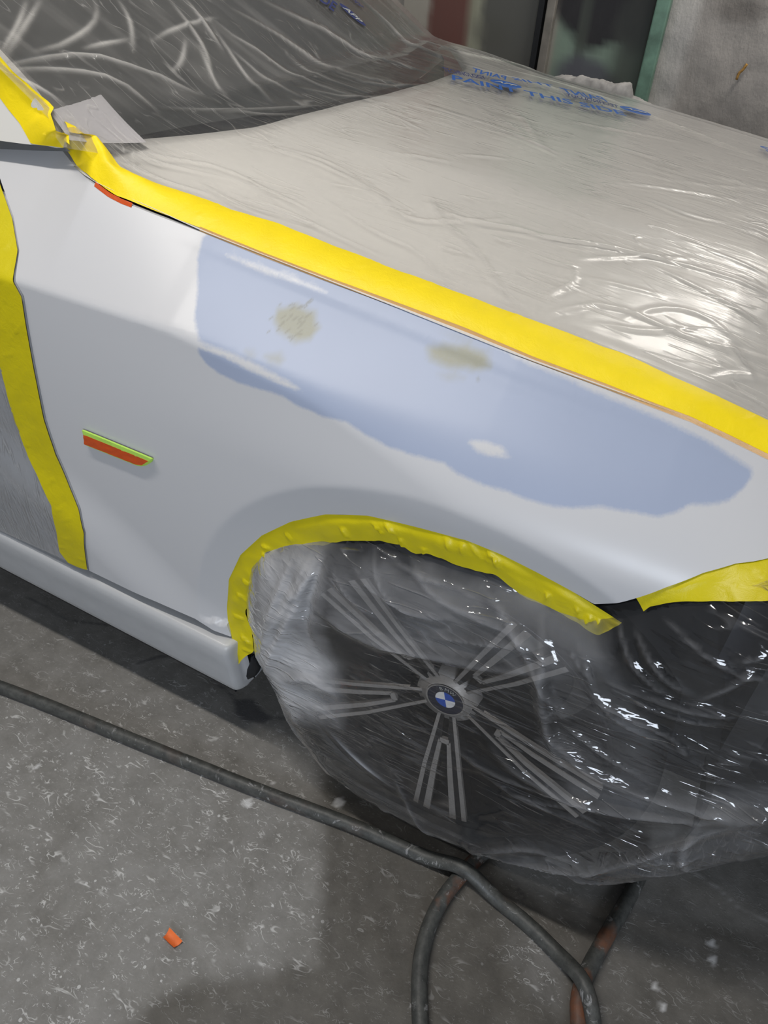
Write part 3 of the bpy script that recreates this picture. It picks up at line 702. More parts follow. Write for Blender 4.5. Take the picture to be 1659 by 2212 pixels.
for k in range(4):
    t = [1.15, 1.57, 1.99][k] if k < 3 else None
    if t is None: continue
    c_ = np.array([hb[0] + .0232 * math.cos(t), hb[1] - .0015, hb[2] + .0232 * math.sin(t)])
    fc = bpy.data.curves.new('badge_letter', 'FONT'); fc.body = 'WMB'[k]; fc.size = .010; fc.align_x = 'CENTER'; fc.align_y = 'CENTER'
    tmp = bpy.data.objects.new('t', fc); COL.objects.link(tmp); bpy.context.view_layer.update(); mm = bpy.data.meshes.new_from_object(tmp.evaluated_get(bpy.context.evaluated_depsgraph_get())); bpy.data.objects.remove(tmp); mm.materials.append(M['inkwhite']); lo2 = bpy.data.objects.new('badge_letter', mm); COL.objects.link(lo2)
    lo2.parent = wheel; lo2.location = Vector(c_); lo2.rotation_euler = (math.pi / 2, math.pi / 2 - t, 0) if False else (math.pi / 2, -(t - math.pi / 2), 0)

# ---- side marker lamp, masked
mk_px = [(183, 926), (334, 988), (330, 994), (322, 1000), (309, 1004), (296, 1001), (188, 957)]
mk_px = [(186, 930), (326, 989), (318, 997), (300, 1001), (191, 955)]
mo = S2(mk_px)
def ymk(x, z): return F(x, z) - .007
lamp = panel('side_marker_lamp', mo[::-1], lambda x, z: F(x, z) - .003, M['black'], car, step=.005, hem=(0, .008, 0), flip=False)
mt = empty('marker_masking', tuple(on_side([(255, 962)])[0])); tag(mt, 'green-edged orange tape covering the small side marker lamp', 'tape')
def strip_panel(name, px, off, mat, parent, seed, amp=.0010, step=.0028, hem=.003):
    o2 = S2(px)
    return panel(name, o2, lambda x, z: F(x, z) - off - amp * crumple(x, z, 60, seed), mat, parent, step=step, hem=(0, hem, 0))
strip_panel('green_strip', [(183, 926), (240, 949), (334, 988), (325, 995), (250, 965), (186, 939)][::-1] if False else [(183, 926), (334, 988), (326, 993), (186, 936)], .0055, M['green'], mt, 3, .0003)
strip_panel('orange_cover', [(186, 935), (326, 992), (312, 1001), (298, 999), (188, 956)], .0052, M['orange'], mt, 7, .0022)
strip_panel('green_rim', [(188, 953), (298, 997), (311, 1000), (333, 989), (331, 996), (321, 1002), (309, 1005), (296, 1002), (188, 959)], .0036, M['green'], mt, 9, .0003)

# ================================================================== TAPES
def tape(name, A, B, surf, offset, mat, label, nac=14, step=.0035, amp=.0010, freq=28, seed=1, lift=None, axis=1, ragged=.0, group='yellow masking tape strips', hole=None, parent=None, sgn=-1, width_bump=0):
    """ribbon between 3D polylines A and B lying on surf; axis 1: y=surf(x,z), axis 2: z=surf(x,y)"""
    L = max(np.linalg.norm(np.diff(A, axis=0), axis=1).sum(), np.linalg.norm(np.diff(B, axis=0), axis=1).sum())
    n = max(8, int(L / step)); A = resample(A, n=n); B = resample(B, n=n); V = []
    t = np.linspace(0, 1, nac)
    jb = ragged * fbm(np.linspace(0, n * step * 22, n), np.zeros(n), seed + 3, 3)
    P = A[:, None] * (1 - t)[None, :, None] + B[:, None] * t[None, :, None] + (B - A)[:, None] * (jb[:, None] * sm(.6, 1, t)[None])[..., None]
    s = np.repeat(np.linspace(0, L, n), nac); w = np.tile(t * .04, n); P = P.reshape(-1, 3)
    bumpv = amp * (crumple(s, w, freq, seed) * .9 + .5 * fbm(s * freq * 1.2, w * freq * 1.2, seed + 2, 3))
    tt_ = np.tile(t, n); bumpv = bumpv * (.25 + .75 * sm(0, .3, tt_))
    for k in range(int(L * 26)):                                   # small cross puckers
        c = RNG.uniform(0, L); sl = RNG.uniform(-.6, .6); wd = RNG.uniform(.0012, .003); l0 = RNG.uniform(0, .7)
        bumpv += amp * 1.1 * RNG.uniform(.3, 1) * np.exp(-((s - c - sl * (w - .02)) / wd) ** 2) * sm(l0, l0 + .12, tt_) * sm(l0 + .6, l0 + .3, tt_)
    h = offset + bumpv + (lift(s / L, tt_) if lift is not None else 0)
    if axis == 1: P[:, 1] = surf(P[:, 0], P[:, 2]) + sgn * h
    elif axis == 2: P[:, 2] = surf(P[:, 0], P[:, 1]) + h
    elif axis == 3: P[:, 2] += h + .004 * np.sin(np.pi * tt_)
    else: P[:, 1] -= h
    fcs = grid_faces(n, nac)
    v0, v1, v2 = P[fcs[0][0]], P[fcs[0][1]], P[fcs[0][2]]
    nn = np.cross(v1 - v0, v2 - v0); 
    if nn @ (CAM - v0) < 0: fcs = fcs[:, ::-1]
    o = mesh(name, P, fcs, mat, parent)
    if parent is None: tag(o, label, 'tape', group)
    return o
# hood edge tape
low = on_hood([(168, 352), (200, 386), (250, 420), (330, 453), (430, 492), (560, 545), (700, 599), (850, 654), (1000, 710), (1150, 772), (1300, 828), (1400, 868), (1490, 901), (1580, 944), (1659, 983), (1760, 1034)])
low = on_side([(x, y - 2) for x, y in seam_px]) + np.array([0, .002, .0])
upp = on_film([(150, 286), (208, 303), (242, 338), (262, 366), (289, 381), (332, 398), (377, 414), (452, 438), (500, 459), (600, 487), (700, 528), (830, 578), (995, 640), (1180, 708), (1330, 764), (1430, 808), (1530, 855), (1659, 914), (1790, 985)])
tape('masking_tape', low, upp, None, .0030, M['yellow'], 'long yellow masking tape along the hood edge, crumpled at its rear end', nac=22, step=.004, amp=.0011, freq=14, seed=5, axis=3, ragged=.03,
     lift=lambda s, t: .013 * np.exp(-(s / .13) ** 2) * np.sin(np.pi * t) + .003 * np.exp(-(s / .10) ** 2) * np.sin(t * 11 + s * 90))
# folded under-edge of that tape, amber backing
lowA = low + np.array([0, -.0010, -.0022]); lowB = low + np.array([0, .0005, .0045])
tape('tape_backing', lowA[5:], lowB[5:], None, .0004, M['amber'], 'thin amber backing strip peeking out under the hood edge tape', nac=5, step=.006, amp=.0004, seed=8, axis=0, group=None)
oo = on_side([(205, 400), (235, 423), (262, 437), (285, 446)]); ou = oo + np.array([0, .003, .0038])
tape('orange_tape', oo + [0, -.001, -.001], ou, None, .0006, M['orange'], 'small strip of orange tape showing in the hood gap near the windscreen', nac=5, step=.004, amp=.0006, seed=4, axis=0, group=None)
# pillar tape
pr = [(-350, -235), (-70, 60), (-30, 105), (0, 132), (17, 151), (30, 165), (61, 190), (76, 204), (106, 229), (119, 244), (111, 256), (117, 273), (123, 292), (150, 300), (152, 322)]
plf = [(-385, -165), (-90, 110), (-50, 160), (0, 218), (18, 243), (43, 273), (55, 294), (68, 318), (90, 322), (112, 324), (138, 328)]
tape('masking_tape', on_pil(plf), on_film(pr), None, .0045, M['yellow'], 'yellow masking tape running up the windscreen pillar', nac=20, step=.0035, amp=.0026, freq=20, seed=12, axis=3)
# door gap tape
tr = [(-40, 330)] + [(0, 385), (14, 425), (30, 470), (42, 540), (50, 640), (60, 705), (78, 805), (98, 905), (123, 980), (153, 1050), (173, 1100), (184, 1150), (191, 1229)]
tl = [(-120, 400), (-70, 480), (-30, 600), (-8, 700), (0, 760), (4, 790), (17, 840), (35, 910), (65, 985), (90, 1040), (115, 1090), (125, 1145), (132, 1190), (150, 1213), (168, 1222)]
tape('masking_tape', on_side(tr), on_side(tl), F, .0030, M['yellow_shaded'], 'yellow masking tape down the door edge behind the fender', nac=20, step=.004, amp=.0016, freq=24, seed=21)
# wheel arch tape
ar_o = [(517, 1432), (507, 1405), (499, 1375), (492, 1345), (490, 1312), (494, 1252), (519, 1199), (565, 1157), (628, 1127), (704, 1111), (795, 1114), (893, 1137), (1007, 1167), (1083, 1198), (1159, 1236), (1235, 1277), (1283, 1308), (1343, 1346)]
ar_i = [(520, 1430), (552, 1397), (552, 1358), (541, 1323), (541, 1282), (551, 1229), (565, 1208), (581, 1196), (600, 1184), (639, 1173), (708, 1170), (809, 1161), (870, 1165), (900, 1183), (960, 1200), (1022, 1218), (1083, 1240), (1129, 1275), (1205, 1308), (1270, 1345), (1297, 1362), (1318, 1354)]
def arc_pts(px, y): return on_y(px, y)
Ao = on_side_smooth(ar_o); Ao[:, 1] = F(np.clip(Ao[:, 0], -.5, .17), np.clip(Ao[:, 2], .3, .9)) - .0
Ao = on_side(ar_o) + [0, .004, 0]; Ai = on_side(ar_i) + [0, -.003, 0]
tape('masking_tape', Ao, Ai, None, .0025, M['yellow_shaded'], 'yellow masking tape folded round the wheel arch lip', nac=20, step=.0035, amp=.0065, freq=13, seed=33, axis=0, ragged=.22)
# bumper seam tape
b_o = [(1372, 1294), (1440, 1270), (1520, 1239), (1590, 1219), (1659, 1208), (1770, 1200)]
b_i = [(1392, 1316), (1405, 1306), (1440, 1300), (1500, 1294), (1580, 1293), (1590, 1291), (1659, 1291), (1770, 1292)]
yb = float(on_side([(1500, 1245)])[0][1]); pO = on_side(b_o); pI = on_y(b_i, .008); 
pI[:, 1] = pI[:, 1]
tape('masking_tape', pO + [0, .004, 0], pI, None, .0010, M['yellow_shaded'], 'short yellow masking tape along the bumper seam ahead of the wheel', nac=18, step=.004, amp=.0050, freq=13, seed=41, axis=0, ragged=.08)

# ================================================================== FILMS
def traced(px, fn): return resample(smooth(fn(px), 1), n=14)
# ---- hood and windscreen film
def build_hood_film():
    xs = np.r_[np.arange(-1.30, -.86, .006), np.arange(-.86, -.46, .0021), np.arange(-.46, .42, .0034), np.arange(.42, .90, .008)]
    g = np.r_[np.linspace(0, .32, 170)[:-1], np.linspace(.32, 1, 150)]
    X = np.repeat(xs, len(g)); lo_ = np.interp(xs, [-1.3, -.803, -.70, -.669, -.655, -.64, -.632, -.62, -.595, -.575, -.559, -.536, -.51, -.44, -.2, .1, .28, .9], [.20, .131, .127, .124, .108, .104, .122, .142, .141, .134, .137, .147, .155, .160, .172, .187, .184, .36])
    Y = (lo_[:, None] + (1.79 - lo_)[:, None] * g[None]).ravel()
    Z = WF(X, Y)
    P = np.stack([X, Y], -1)
    fold = np.zeros(len(P)); white = np.zeros(len(P))
    creases = [  # pixels, width m, height m
        ([(0, 150), (100, 128), (190, 118), (270, 140), (380, 178), (470, 223)], .006, .007), ([(20, 155), (120, 152), (240, 165), (300, 205), (350, 250)], .006, .006),
        ([(30, 165), (100, 200), (140, 230)], .004, .004), ([(0, 125), (40, 60), (60, 0)], .004, .003), ([(10, 130), (60, 50), (90, 0)], .004, .003),
        ([(75, 115), (150, 95), (215, 45), (205, 0)], .003, .003), ([(255, 0), (285, 50), (288, 115)], .004, .004), ([(365, 0), (420, 70), (450, 120), (458, 180)], .005, .006),
        ([(400, 0), (440, 50), (484, 116)], .005, .008), ([(180, 108), (230, 95), (280, 87)], .003, .003), ([(370, 160), (395, 135), (402, 85)], .003, .003),
        ([(456, 40), (500, 80), (560, 110), (640, 165), (720, 200), (830, 225)], .006, .004), ([(500, 20), (600, 75), (680, 130), (780, 170), (900, 190)], .008, .005),
        ([(560, 0), (640, 40), (720, 75), (830, 130), (930, 160)], .010, .006), ([(460, 60), (560, 190), (590, 225)], .003, .003), ([(500, 110), (560, 160), (660, 215)], .003, .003),
        ([(350, 235), (420, 240), (500, 240), (600, 238), (700, 232)], .006, .006), ([(470, 245), (520, 242), (560, 250), (650, 250)], .004, .004), ([(640, 190), (760, 215), (860, 210)], .005, .003),
        ([(780, 0), (850, 60), (900, 105), (1000, 140)], .012, .010), ([(850, 40), (930, 95), (1030, 125), (1150, 150)], .012, .006), ([(600, 95), (700, 170), (800, 205)], .004, .003),
        ([(700, 150), (820, 190), (920, 185)], .005, .003), ([(430, 100), (470, 190), (500, 220)], .003, .002), ([(330, 90), (380, 60), (470, 40)], .003, .002),
        # hood
        ([(170, 280), (330, 345), (500, 390)], .003, .003), ([(200, 295), (300, 365), (400, 410), (480, 430)], .003, .003), ([(230, 330), (340, 390), (450, 420)], .004, .003), ([(210, 300), (420, 345), (560, 395), (600, 450)], .003, .003),
        ([(580, 320), (660, 340), (760, 390), (860, 440)], .005, .004), ([(600, 318), (700, 345), (800, 405)], .003, .003), ([(550, 275), (600, 300)], .003, .002),
        ([(895, 222), (1000, 255), (1100, 285), (1200, 330)], .005, .004), ([(1060, 215), (1130, 250), (1150, 290), (1180, 320)], .004, .003), ([(1020, 225), (1100, 270), (1165, 310)], .003, .002),
        ([(835, 245), (900, 275), (930, 295)], .003, .002), ([(1240, 265), (1350, 285), (1470, 308)], .004, .004), ([(990, 335), (1100, 345)], .003, .002), ([(850, 330), (970, 350)], .003, .002),
        ([(1330, 395), (1450, 410), (1600, 435)], .004, .003), ([(1350, 370), (1500, 400), (1659, 410)], .003, .002), ([(1400, 430), (1500, 470), (1560, 480)], .003, .003), ([(1510, 372), (1600, 395), (1659, 412)], .004, .003),
        ([(810, 410), (870, 480), (1000, 480), (1090, 475)], .005, .003), ([(920, 440), (1000, 480), (1100, 490), (1200, 520), (1330, 540)], .005, .004), ([(1050, 500), (1200, 520), (1300, 530), (1400, 555), (1540, 590), (1659, 640)], .006, .005),
        ([(925, 410), (940, 470), (1010, 520), (1050, 570), (1080, 620), (1070, 660)], .004, .003), ([(1230, 570), (1250, 610), (1180, 640)], .003, .003), ([(1250, 560), (1400, 555), (1500, 560)], .003, .003),
        ([(1260, 600), (1350, 620), (1430, 640)], .003, .003), ([(1400, 570), (1500, 620), (1640, 700)], .006, .004), ([(1480, 520), (1600, 570), (1659, 600)], .005, .003), ([(1570, 740), (1610, 790), (1625, 815)], .004, .004),
        ([(1180, 680), (1300, 650), (1420, 700), (1500, 740), (1659, 780)], .006, .004), ([(1290, 700), (1400, 720), (1500, 710)], .004, .003), ([(1540, 820), (1600, 810), (1659, 825)], .004, .003), ([(1350, 690), (1430, 660), (1520, 680), (1590, 740)], .004, .003),
        ([(700, 430), (800, 500), (900, 540), (960, 610)], .004, .002), ([(500, 375), (640, 440), (700, 480)], .004, .003), ([(420, 390), (520, 450), (600, 480)], .004, .004), ([(560, 430), (700, 500), (830, 560)], .004, .003),
        ([(1000, 565), (1100, 640), (1150, 690)], .004, .002), ([(1100, 150), (1250, 190), (1400, 250), (1560, 310), (1659, 350)], .010, .005), ([(1000, 140), (1150, 175), (1300, 225), (1480, 290)], .008, .004),
    ]
    for px, w, h in creases:
        q = resample(smooth(on_film(px), 1)[:, :2], n=9)
        k = 1 + np.linalg.norm(q.mean(0) - CAM[:2]) * .35
        lo2, hi2 = q.min(0) - .06, q.max(0) + .06
        m = np.nonzero((P[:, 0] > lo2[0]) & (P[:, 0] < hi2[0]) & (P[:, 1] > lo2[1]) & (P[:, 1] < hi2[1]))[0]
        d, t = segdist(P[m], q); w = max(w * .70, .0044); prof_ = np.exp(-(d / (w * k * .75)) ** 2) * np.sin(np.pi * np.clip(t * .94 + .03, 0, 1)) ** .5
        fold[m] += h * .60 * prof_; white[m] = np.maximum(white[m], prof_ ** 2.2)
    onglass = sm(.0, -.05, X - xb(Y)); near = sm(.75, .30, Y - .0)
    sx, sy = X * .97 + Y * .22, -X * .22 + Y * .97
    rnd = .0013 * crumple(sx * .35, sy * 1.3, 6, 11) + .00025 * fbm(sx * 8, sy * 50, 3, 3) + .0007 * crumple(X, Y, 26, 17) * sm(.1, .5, vn(X * 7, Y * 9, 3) - .2)
    gather = .003 * np.abs(fbm(sx * 5, sy * 60, 21, 3)) * sm(-.70, -.60, X) * sm(-.40, -.56, X) * sm(.45, .75, Y)
    Z = Z + (fold + rnd + gather) * sm(0, .02, Y - np.repeat(lo_, len(g)))
    edge = sm(.10, .0, Y - ys(X) - .02) * sm(-.75, -.60, X)
    haze = .05 + .07 * onglass + .60 * white * (.45 + .55 * onglass) + .10 * edge + .12 * sm(.9, 1.6, Y) * onglass + .14 * np.clip(fbm(sx * 4, sy * 30, 9, 4), 0, 1) * (.5 + onglass)
    fc = grid_faces(len(xs), len(g))
    # keep the sheet off the far air beyond the windscreen pillar
    o = mesh('masking_film', np.stack([X, Y, Z], -1), fc, M['film_hood'], attrs={'haze': np.clip(haze, 0, .9)}, base=(-.1, .9, .9))
    tag(o, 'clear plastic masking film draped over the hood and windscreen', 'plastic film', 'clear masking films')
    return o
hoodfilm = build_hood_film()
# white paper scrap under the film at the lower windscreen corner
pc = on_film([(108, 232), (218, 199), (313, 299), (230, 297), (150, 290)])
def build_paper():
    q = np.array([on_film([(104, 233)])[0], on_film([(218, 199)])[0], on_film([(316, 301)])[0], on_film([(150, 296)])[0]]); n = 40; V = []
    for i in range(n):
        for j in range(n):
            s, t = i / (n - 1), j / (n - 1); p_ = (q[0] * (1 - s) + q[1] * s) * (1 - t) + (q[3] * (1 - s) + q[2] * s) * t
            if j == 0: p_ = p_ + (q[3] - q[0]) * .03 * float(fbm(s * 22, 0, 5, 3))
            z = float(WF(p_[0], p_[1])) - .003 + .0022 * float(crumple(np.array(p_[0]), np.array(p_[1]), 16, 3)) - .002
            V.append((p_[0], p_[1], z))
    m, nt, p = new_mat('white_masking_paper'); p.inputs['Base Color'].default_value = (.62, .60, .61, 1); p.inputs['Roughness'].default_value = .7
    lk(nt, bump(nt, noise(nt, coords(nt), 30, 4), .3, .004), p.inputs['Normal'])
    o = mesh('masking_paper', V, grid_faces(n, n, True), m); tag(o, 'torn white paper scrap under the film at the windscreen corner', 'paper')
build_paper()

# printing on the film
def film_text(body, a_px, b_px, hgt, mat, name, mirror=False, parent=hoodfilm, flipv=False):
    A, B = on_film([a_px, b_px]); fc = bpy.data.curves.new(name, 'FONT'); fc.body = body; fc.size = 1; fc.offset = .020; fc.resolution_u = 2
    t = bpy.data.objects.new(name, fc); COL.objects.link(t); bpy.context.view_layer.update()
    me = bpy.data.meshes.new_from_object(t.evaluated_get(bpy.context.evaluated_depsgraph_get())); bpy.data.objects.remove(t); bpy.data.curves.remove(fc)
    bm = bmesh.new(); bm.from_mesh(me); bmesh.ops.triangulate(bm, faces=bm.faces)
    co_ = np.array([v.co[:] for v in bm.verts]); fs = [tuple(v.index for v in f.verts) for f in bm.faces]; bm.free(); bpy.data.meshes.remove(me)
    w = co_[:, 0].max() - co_[:, 0].min(); u = (co_[:, 0] - co_[:, 0].min()) / w; v = co_[:, 1] / .72
    if mirror: u = 1 - u
    if flipv: v = 1 - v
    d = (B - A)[:2]; nrm = np.array([-d[1], d[0]]) / np.linalg.norm(d)
    XY = A[:2] + u[:, None] * d + v[:, None] * hgt * nrm
    Z = WF(XY[:, 0], XY[:, 1]) + .0050
    return mesh(name, np.c_[XY, Z], fs, mat, parent, smooth_=False)
def film_oval(c_px, ax_px, ratio, mat, inner, txt, hgt_txt):
    C_, B = on_film([c_px, ax_px]); d = (B - C_)[:2]; L = np.linalg.norm(d); d /= L; nrm = np.array([-d[1], d[0]]); V = [C_[:2]]; n = 40
    for k in range(n): V.append(C_[:2] + L * math.cos(2 * math.pi * k / n) * d + L * ratio * math.sin(2 * math.pi * k / n) * nrm)
    V = np.array(V); Z = WF(V[:, 0], V[:, 1]) + .0052
    o = mesh('printed_oval', np.c_[V, Z], [(0, 1 + k, 1 + (k + 1) % n) for k in range(n)], mat, hoodfilm, smooth_=False)
    fc = bpy.data.curves.new('t', 'FONT'); fc.body = txt; fc.size = 1; fc.shear = .3; fc.offset = .02; t = bpy.data.objects.new('t', fc); COL.objects.link(t); bpy.context.view_layer.update()
    me = bpy.data.meshes.new_from_object(t.evaluated_get(bpy.context.evaluated_depsgraph_get())); bpy.data.objects.remove(t)
    c2 = np.array([v.co[:] for v in me.vertices]); fs = [tuple(p.vertices) for p in me.polygons]; c2[:, 0] -= (c2[:, 0].max() + c2[:, 0].min()) / 2; c2[:, 1] -= .36
    k = L * 1.45 / (c2[:, 0].max() - c2[:, 0].min()); XY = C_[:2] + c2[:, :1] * k * d + c2[:, 1:2] * k * 1.0 * nrm
    mesh('oval_letters', np.c_[XY, WF(XY[:, 0], XY[:, 1]) + .0060], fs, inner, hoodfilm, smooth_=False)
film_text('PAINT THIS SIDE', (976, 178), (1352, 256), .044, M['ink'], 'printed_words')
film_text('PAINT', (1018, 160), (1092, 178), .050, M['ink'], 'printed_words', mirror=True)
film_text('THIS', (1110, 178), (1200, 195), .030, M['ink'], 'printed_words', mirror=True)
film_text('PAINT', (1218, 206), (1312, 226), .062, M['ink'], 'printed_words', mirror=True)
film_text('TECHNOLOGY', (960, 160), (1052, 178), .035, M['inkdark'], 'printed_words')
film_text('TECHNOLOGY', (1222, 212), (1336, 239), .035, M['inkdark'], 'printed_words', mirror=True)
film_oval((1092, 187), (1126, 195), .80, M['ink'], M['inkwhite'], 'APP', .03)
film_oval((1371, 245), (1405, 254), .95, M['ink'], M['inkwhite'], 'APP', .03)
film_oval((762, 38), (790, 62), .42, M['inkdark'], M['inkwhite'], 'APP', .03)
film_text('SIDE', (672, -8), (721, 31), .045, M['inkdark'], 'printed_words')
film_text('PAINT', (742, -14), (771, 16), .030, M['inkdark'], 'printed_words', mirror=True)
film_text('SIDE', (1655, 333), (1760, 365), .055, M['ink'], 'printed_words')

# ---- wheel film
wf_px = [(549, 1402), (545, 1358), (533, 1323), (533, 1282), (543, 1229), (573, 1188), (639, 1166), (708, 1160), (809, 1152), (893, 1172), (1022, 1208), (1083, 1228), (1140, 1258), (1210, 1290), (1285, 1312), (1330, 1306), (1380, 1296), (1450, 1282), (1540, 1272), (1659, 1262), (1790, 1250),
         (1860, 1560), (1840, 1800), (1740, 1822), (1659, 1838), (1560, 1860), (1462, 1882), (1400, 1895), (1349, 1902), (1273, 1900), (1225, 1880), (1182, 1860), (1140, 1855), (1098, 1846), (1040, 1835), (992, 1812), (930, 1785), (870, 1752), (800, 1715), (741, 1677), (700, 1650), (665, 1598), (628, 1548), (596, 1480), (575, 1440), (562, 1415)]
def build_wheel_film():
    fn = on_wheel_film; W2 = lambda px: fn(px)[:, [0, 2]]
    o2 = W2(wf_px); o2 = o2[::-1]
    # creases: pixel polyline, width, height (negative: valley)
    cr = [([(705, 1170), (690, 1230), (660, 1300), (620, 1370), (600, 1420)], .012, .010), ([(690, 1175), (660, 1260), (610, 1330), (585, 1400)], .010, .008), ([(650, 1180), (630, 1260), (600, 1330)], .010, .008),
          ([(715, 1180), (700, 1260), (690, 1310), (700, 1340)], .010, -.010), ([(640, 1240), (670, 1255), (700, 1210)], .006, .006),
          ([(700, 1260), (780, 1310), (860, 1345), (960, 1365), (1080, 1390), (1200, 1400)], .016, .016), ([(740, 1200), (800, 1260), (850, 1290)], .008, .006), ([(820, 1165), (850, 1230), (900, 1270), (980, 1300)], .007, .006),
          ([(900, 1190), (960, 1250), (1060, 1290), (1150, 1330), (1230, 1390)], .010, .008), ([(1050, 1240), (1120, 1300), (1170, 1370), (1200, 1440), (1250, 1500)], .010, .009), ([(1180, 1300), (1200, 1370), (1190, 1450), (1215, 1560), (1230, 1600)], .012, .012),
          ([(1265, 1350), (1290, 1400), (1300, 1440)], .004, .006), ([(1250, 1360), (1290, 1410)], .004, .004), ([(1300, 1440), (1340, 1470), (1400, 1500), (1460, 1530), (1495, 1568)], .008, .011), ([(1300, 1445), (1360, 1505), (1440, 1545), (1498, 1570)], .006, .008),
          ([(1330, 1415), (1400, 1440), (1480, 1470), (1560, 1485), (1592, 1490)], .008, .010), ([(1340, 1430), (1440, 1480), (1520, 1505), (1585, 1500)], .006, .007), ([(1340, 1320), (1380, 1380), (1440, 1440), (1450, 1440)], .007, .007),
          ([(1380, 1330), (1420, 1370), (1460, 1420), (1500, 1445)], .008, .007), ([(1440, 1310), (1520, 1350), (1600, 1395), (1659, 1410)], .006, .005), ([(1520, 1455), (1600, 1420), (1640, 1380)], .008, .006), ([(1600, 1370), (1659, 1360)], .006, .006), ([(1610, 1395), (1659, 1405)], .006, .006),
          ([(1200, 1520), (1260, 1590), (1350, 1640), (1450, 1670), (1560, 1690), (1659, 1690)], .014, .015), ([(1080, 1560), (1150, 1620), (1280, 1680), (1400, 1700), (1520, 1705), (1659, 1695)], .016, .016), ([(1000, 1560), (1080, 1610), (1180, 1650), (1290, 1680)], .010, .009),
          ([(1060, 1610), (1140, 1670), (1220, 1700), (1310, 1740)], .006, .006), ([(1100, 1640), (1180, 1680), (1250, 1690)], .005, .005), ([(880, 1630), (920, 1720), (960, 1780)], .007, .005), ([(660, 1640), (760, 1690), (840, 1740), (900, 1770), (1000, 1800)], .012, .012),
          ([(840, 1690), (870, 1740), (900, 1770)], .005, .005), ([(1050, 1790), (1130, 1770), (1210, 1780), (1290, 1820)], .014, .016), ([(1040, 1800), (1150, 1810), (1280, 1825), (1400, 1790), (1520, 1740), (1659, 1690)], .012, .016),
          ([(1370, 1810), (1450, 1800), (1530, 1790)], .006, .007), ([(1240, 1850), (1300, 1860), (1360, 1880)], .006, .007), ([(1300, 1850), (1380, 1870), (1420, 1880)], .004, .005), ([(1380, 1830), (1450, 1840), (1500, 1850)], .007, .006),
          ([(1530, 1700), (1480, 1780), (1500, 1830), (1560, 1850)], .014, .010), ([(1600, 1780), (1620, 1830), (1659, 1800)], .006, .006), ([(1100, 1820), (1200, 1850), (1300, 1890)], .008, .008), ([(960, 1790), (1040, 1820), (1140, 1850)], .008, .008),
          ([(560, 1400), (620, 1500), (670, 1590), (720, 1660)], .014, .012), ([(600, 1440), (650, 1540), (690, 1620)], .008, .006), ([(760, 1460), (700, 1420), (640, 1430)], .012, .008), ([(1230, 1500), (1300, 1560), (1380, 1610), (1420, 1640)], .006, .006),
          ([(960, 1330), (1050, 1340), (1150, 1345)], .006, .006), ([(850, 1180), (930, 1220), (1010, 1240), (1060, 1270)], .006, .006), ([(780, 1190), (860, 1250), (960, 1290), (1000, 1290)], .006, .006)]
    fold = [(resample(smooth(W2(px), 1), n=12), w, h) for px, w, h in cr]
    hz = [([(540, 1180), (715, 1165), (720, 1230), (700, 1320), (745, 1400), (745, 1500), (640, 1500), (560, 1420), (530, 1300)], 1.0, .045), ([(700, 1150), (1300, 1300), (1330, 1380), (1230, 1430), (1100, 1385), (950, 1370), (850, 1350), (740, 1290)], .26, .02),
          ([(1160, 1330), (1300, 1310), (1340, 1420), (1500, 1640), (1340, 1680), (1220, 1600), (1180, 1480)], .15, .03), ([(1200, 1600), (1400, 1650), (1700, 1640), (1700, 1690), (1400, 1700), (1250, 1660)], .20, .02),
          ([(560, 1420), (640, 1500), (760, 1660), (1000, 1780), (980, 1815), (740, 1690), (600, 1530)], .26, .015), ([(1040, 1790), (1300, 1800), (1400, 1770), (1659, 1700), (1659, 1840), (1300, 1900), (1150, 1860)], .15, .02), ([(1450, 1740), (1600, 1700), (1700, 1760), (1659, 1850), (1480, 1850)], .16, .04)]
    hzp = [(W2(px), k, s) for px, k, s in hz]
    def attrs_fn(P):
        h = .030 + .03 * fbm(P[:, 0] * 9, P[:, 1] * 9, 2)
        for q, k, s in hzp: h = np.maximum(h, k * sm(s, -s, sdf(P, q) + .015 * fbm(P[:, 0] * 30, P[:, 1] * 30, 7)) * (.75 + .6 * fbm(P[:, 0] * 12, P[:, 1] * 18, 5)))
        for q, w, hh in fold:
            d, t = segdist(P, q); h = h + .18 * np.clip(1 - d / (w * .5), 0, 1) * np.sin(np.pi * t) ** .5
        return {'haze': np.clip(h, 0.02, .85)}
    def post(V, P, poly):
        d = -sdf(P, poly); x, z = P[:, 0], P[:, 1]
        y = V[:, 1] - .046 * (1 - np.clip(1 - d / .07, 0, 1) ** 2)
        amp = sm(0, .05, d)
        for q, w, hh in fold:
            dd, t = segdist(P, q); y = y - .8 * hh * amp * np.clip(1 - dd / (w * 1.1), 0, 1) * np.sin(np.pi * np.clip(t, .04, .96)) ** .5
        rr = np.array([[.86, .50], [-.50, .86]]); q = P @ rr.T
        ga = sm(.25, .7, vn(x * 9 + 3, z * 9, 77)); y = y - amp * (.011 * crumple(q[:, 0] * .5, q[:, 1] * 1.2, 6, 4, 6) + .0042 * ga * crumple(q[:, 0] * .6, q[:, 1] * 1.3, 17, 8) + .0016 * ga * crumple(x, z, 48, 13) - .008)
        V[:, 1] = y; return V
    o = panel('masking_film', o2, G, M['film_wheel'], None, step=.0048, attrs_fn=attrs_fn, hem=(0, .05, 0), post=post)
    tag(o, 'crumpled clear plastic film taped over the front wheel and bumper', 'plastic film', 'clear masking films')
    return o
build_wheel_film()

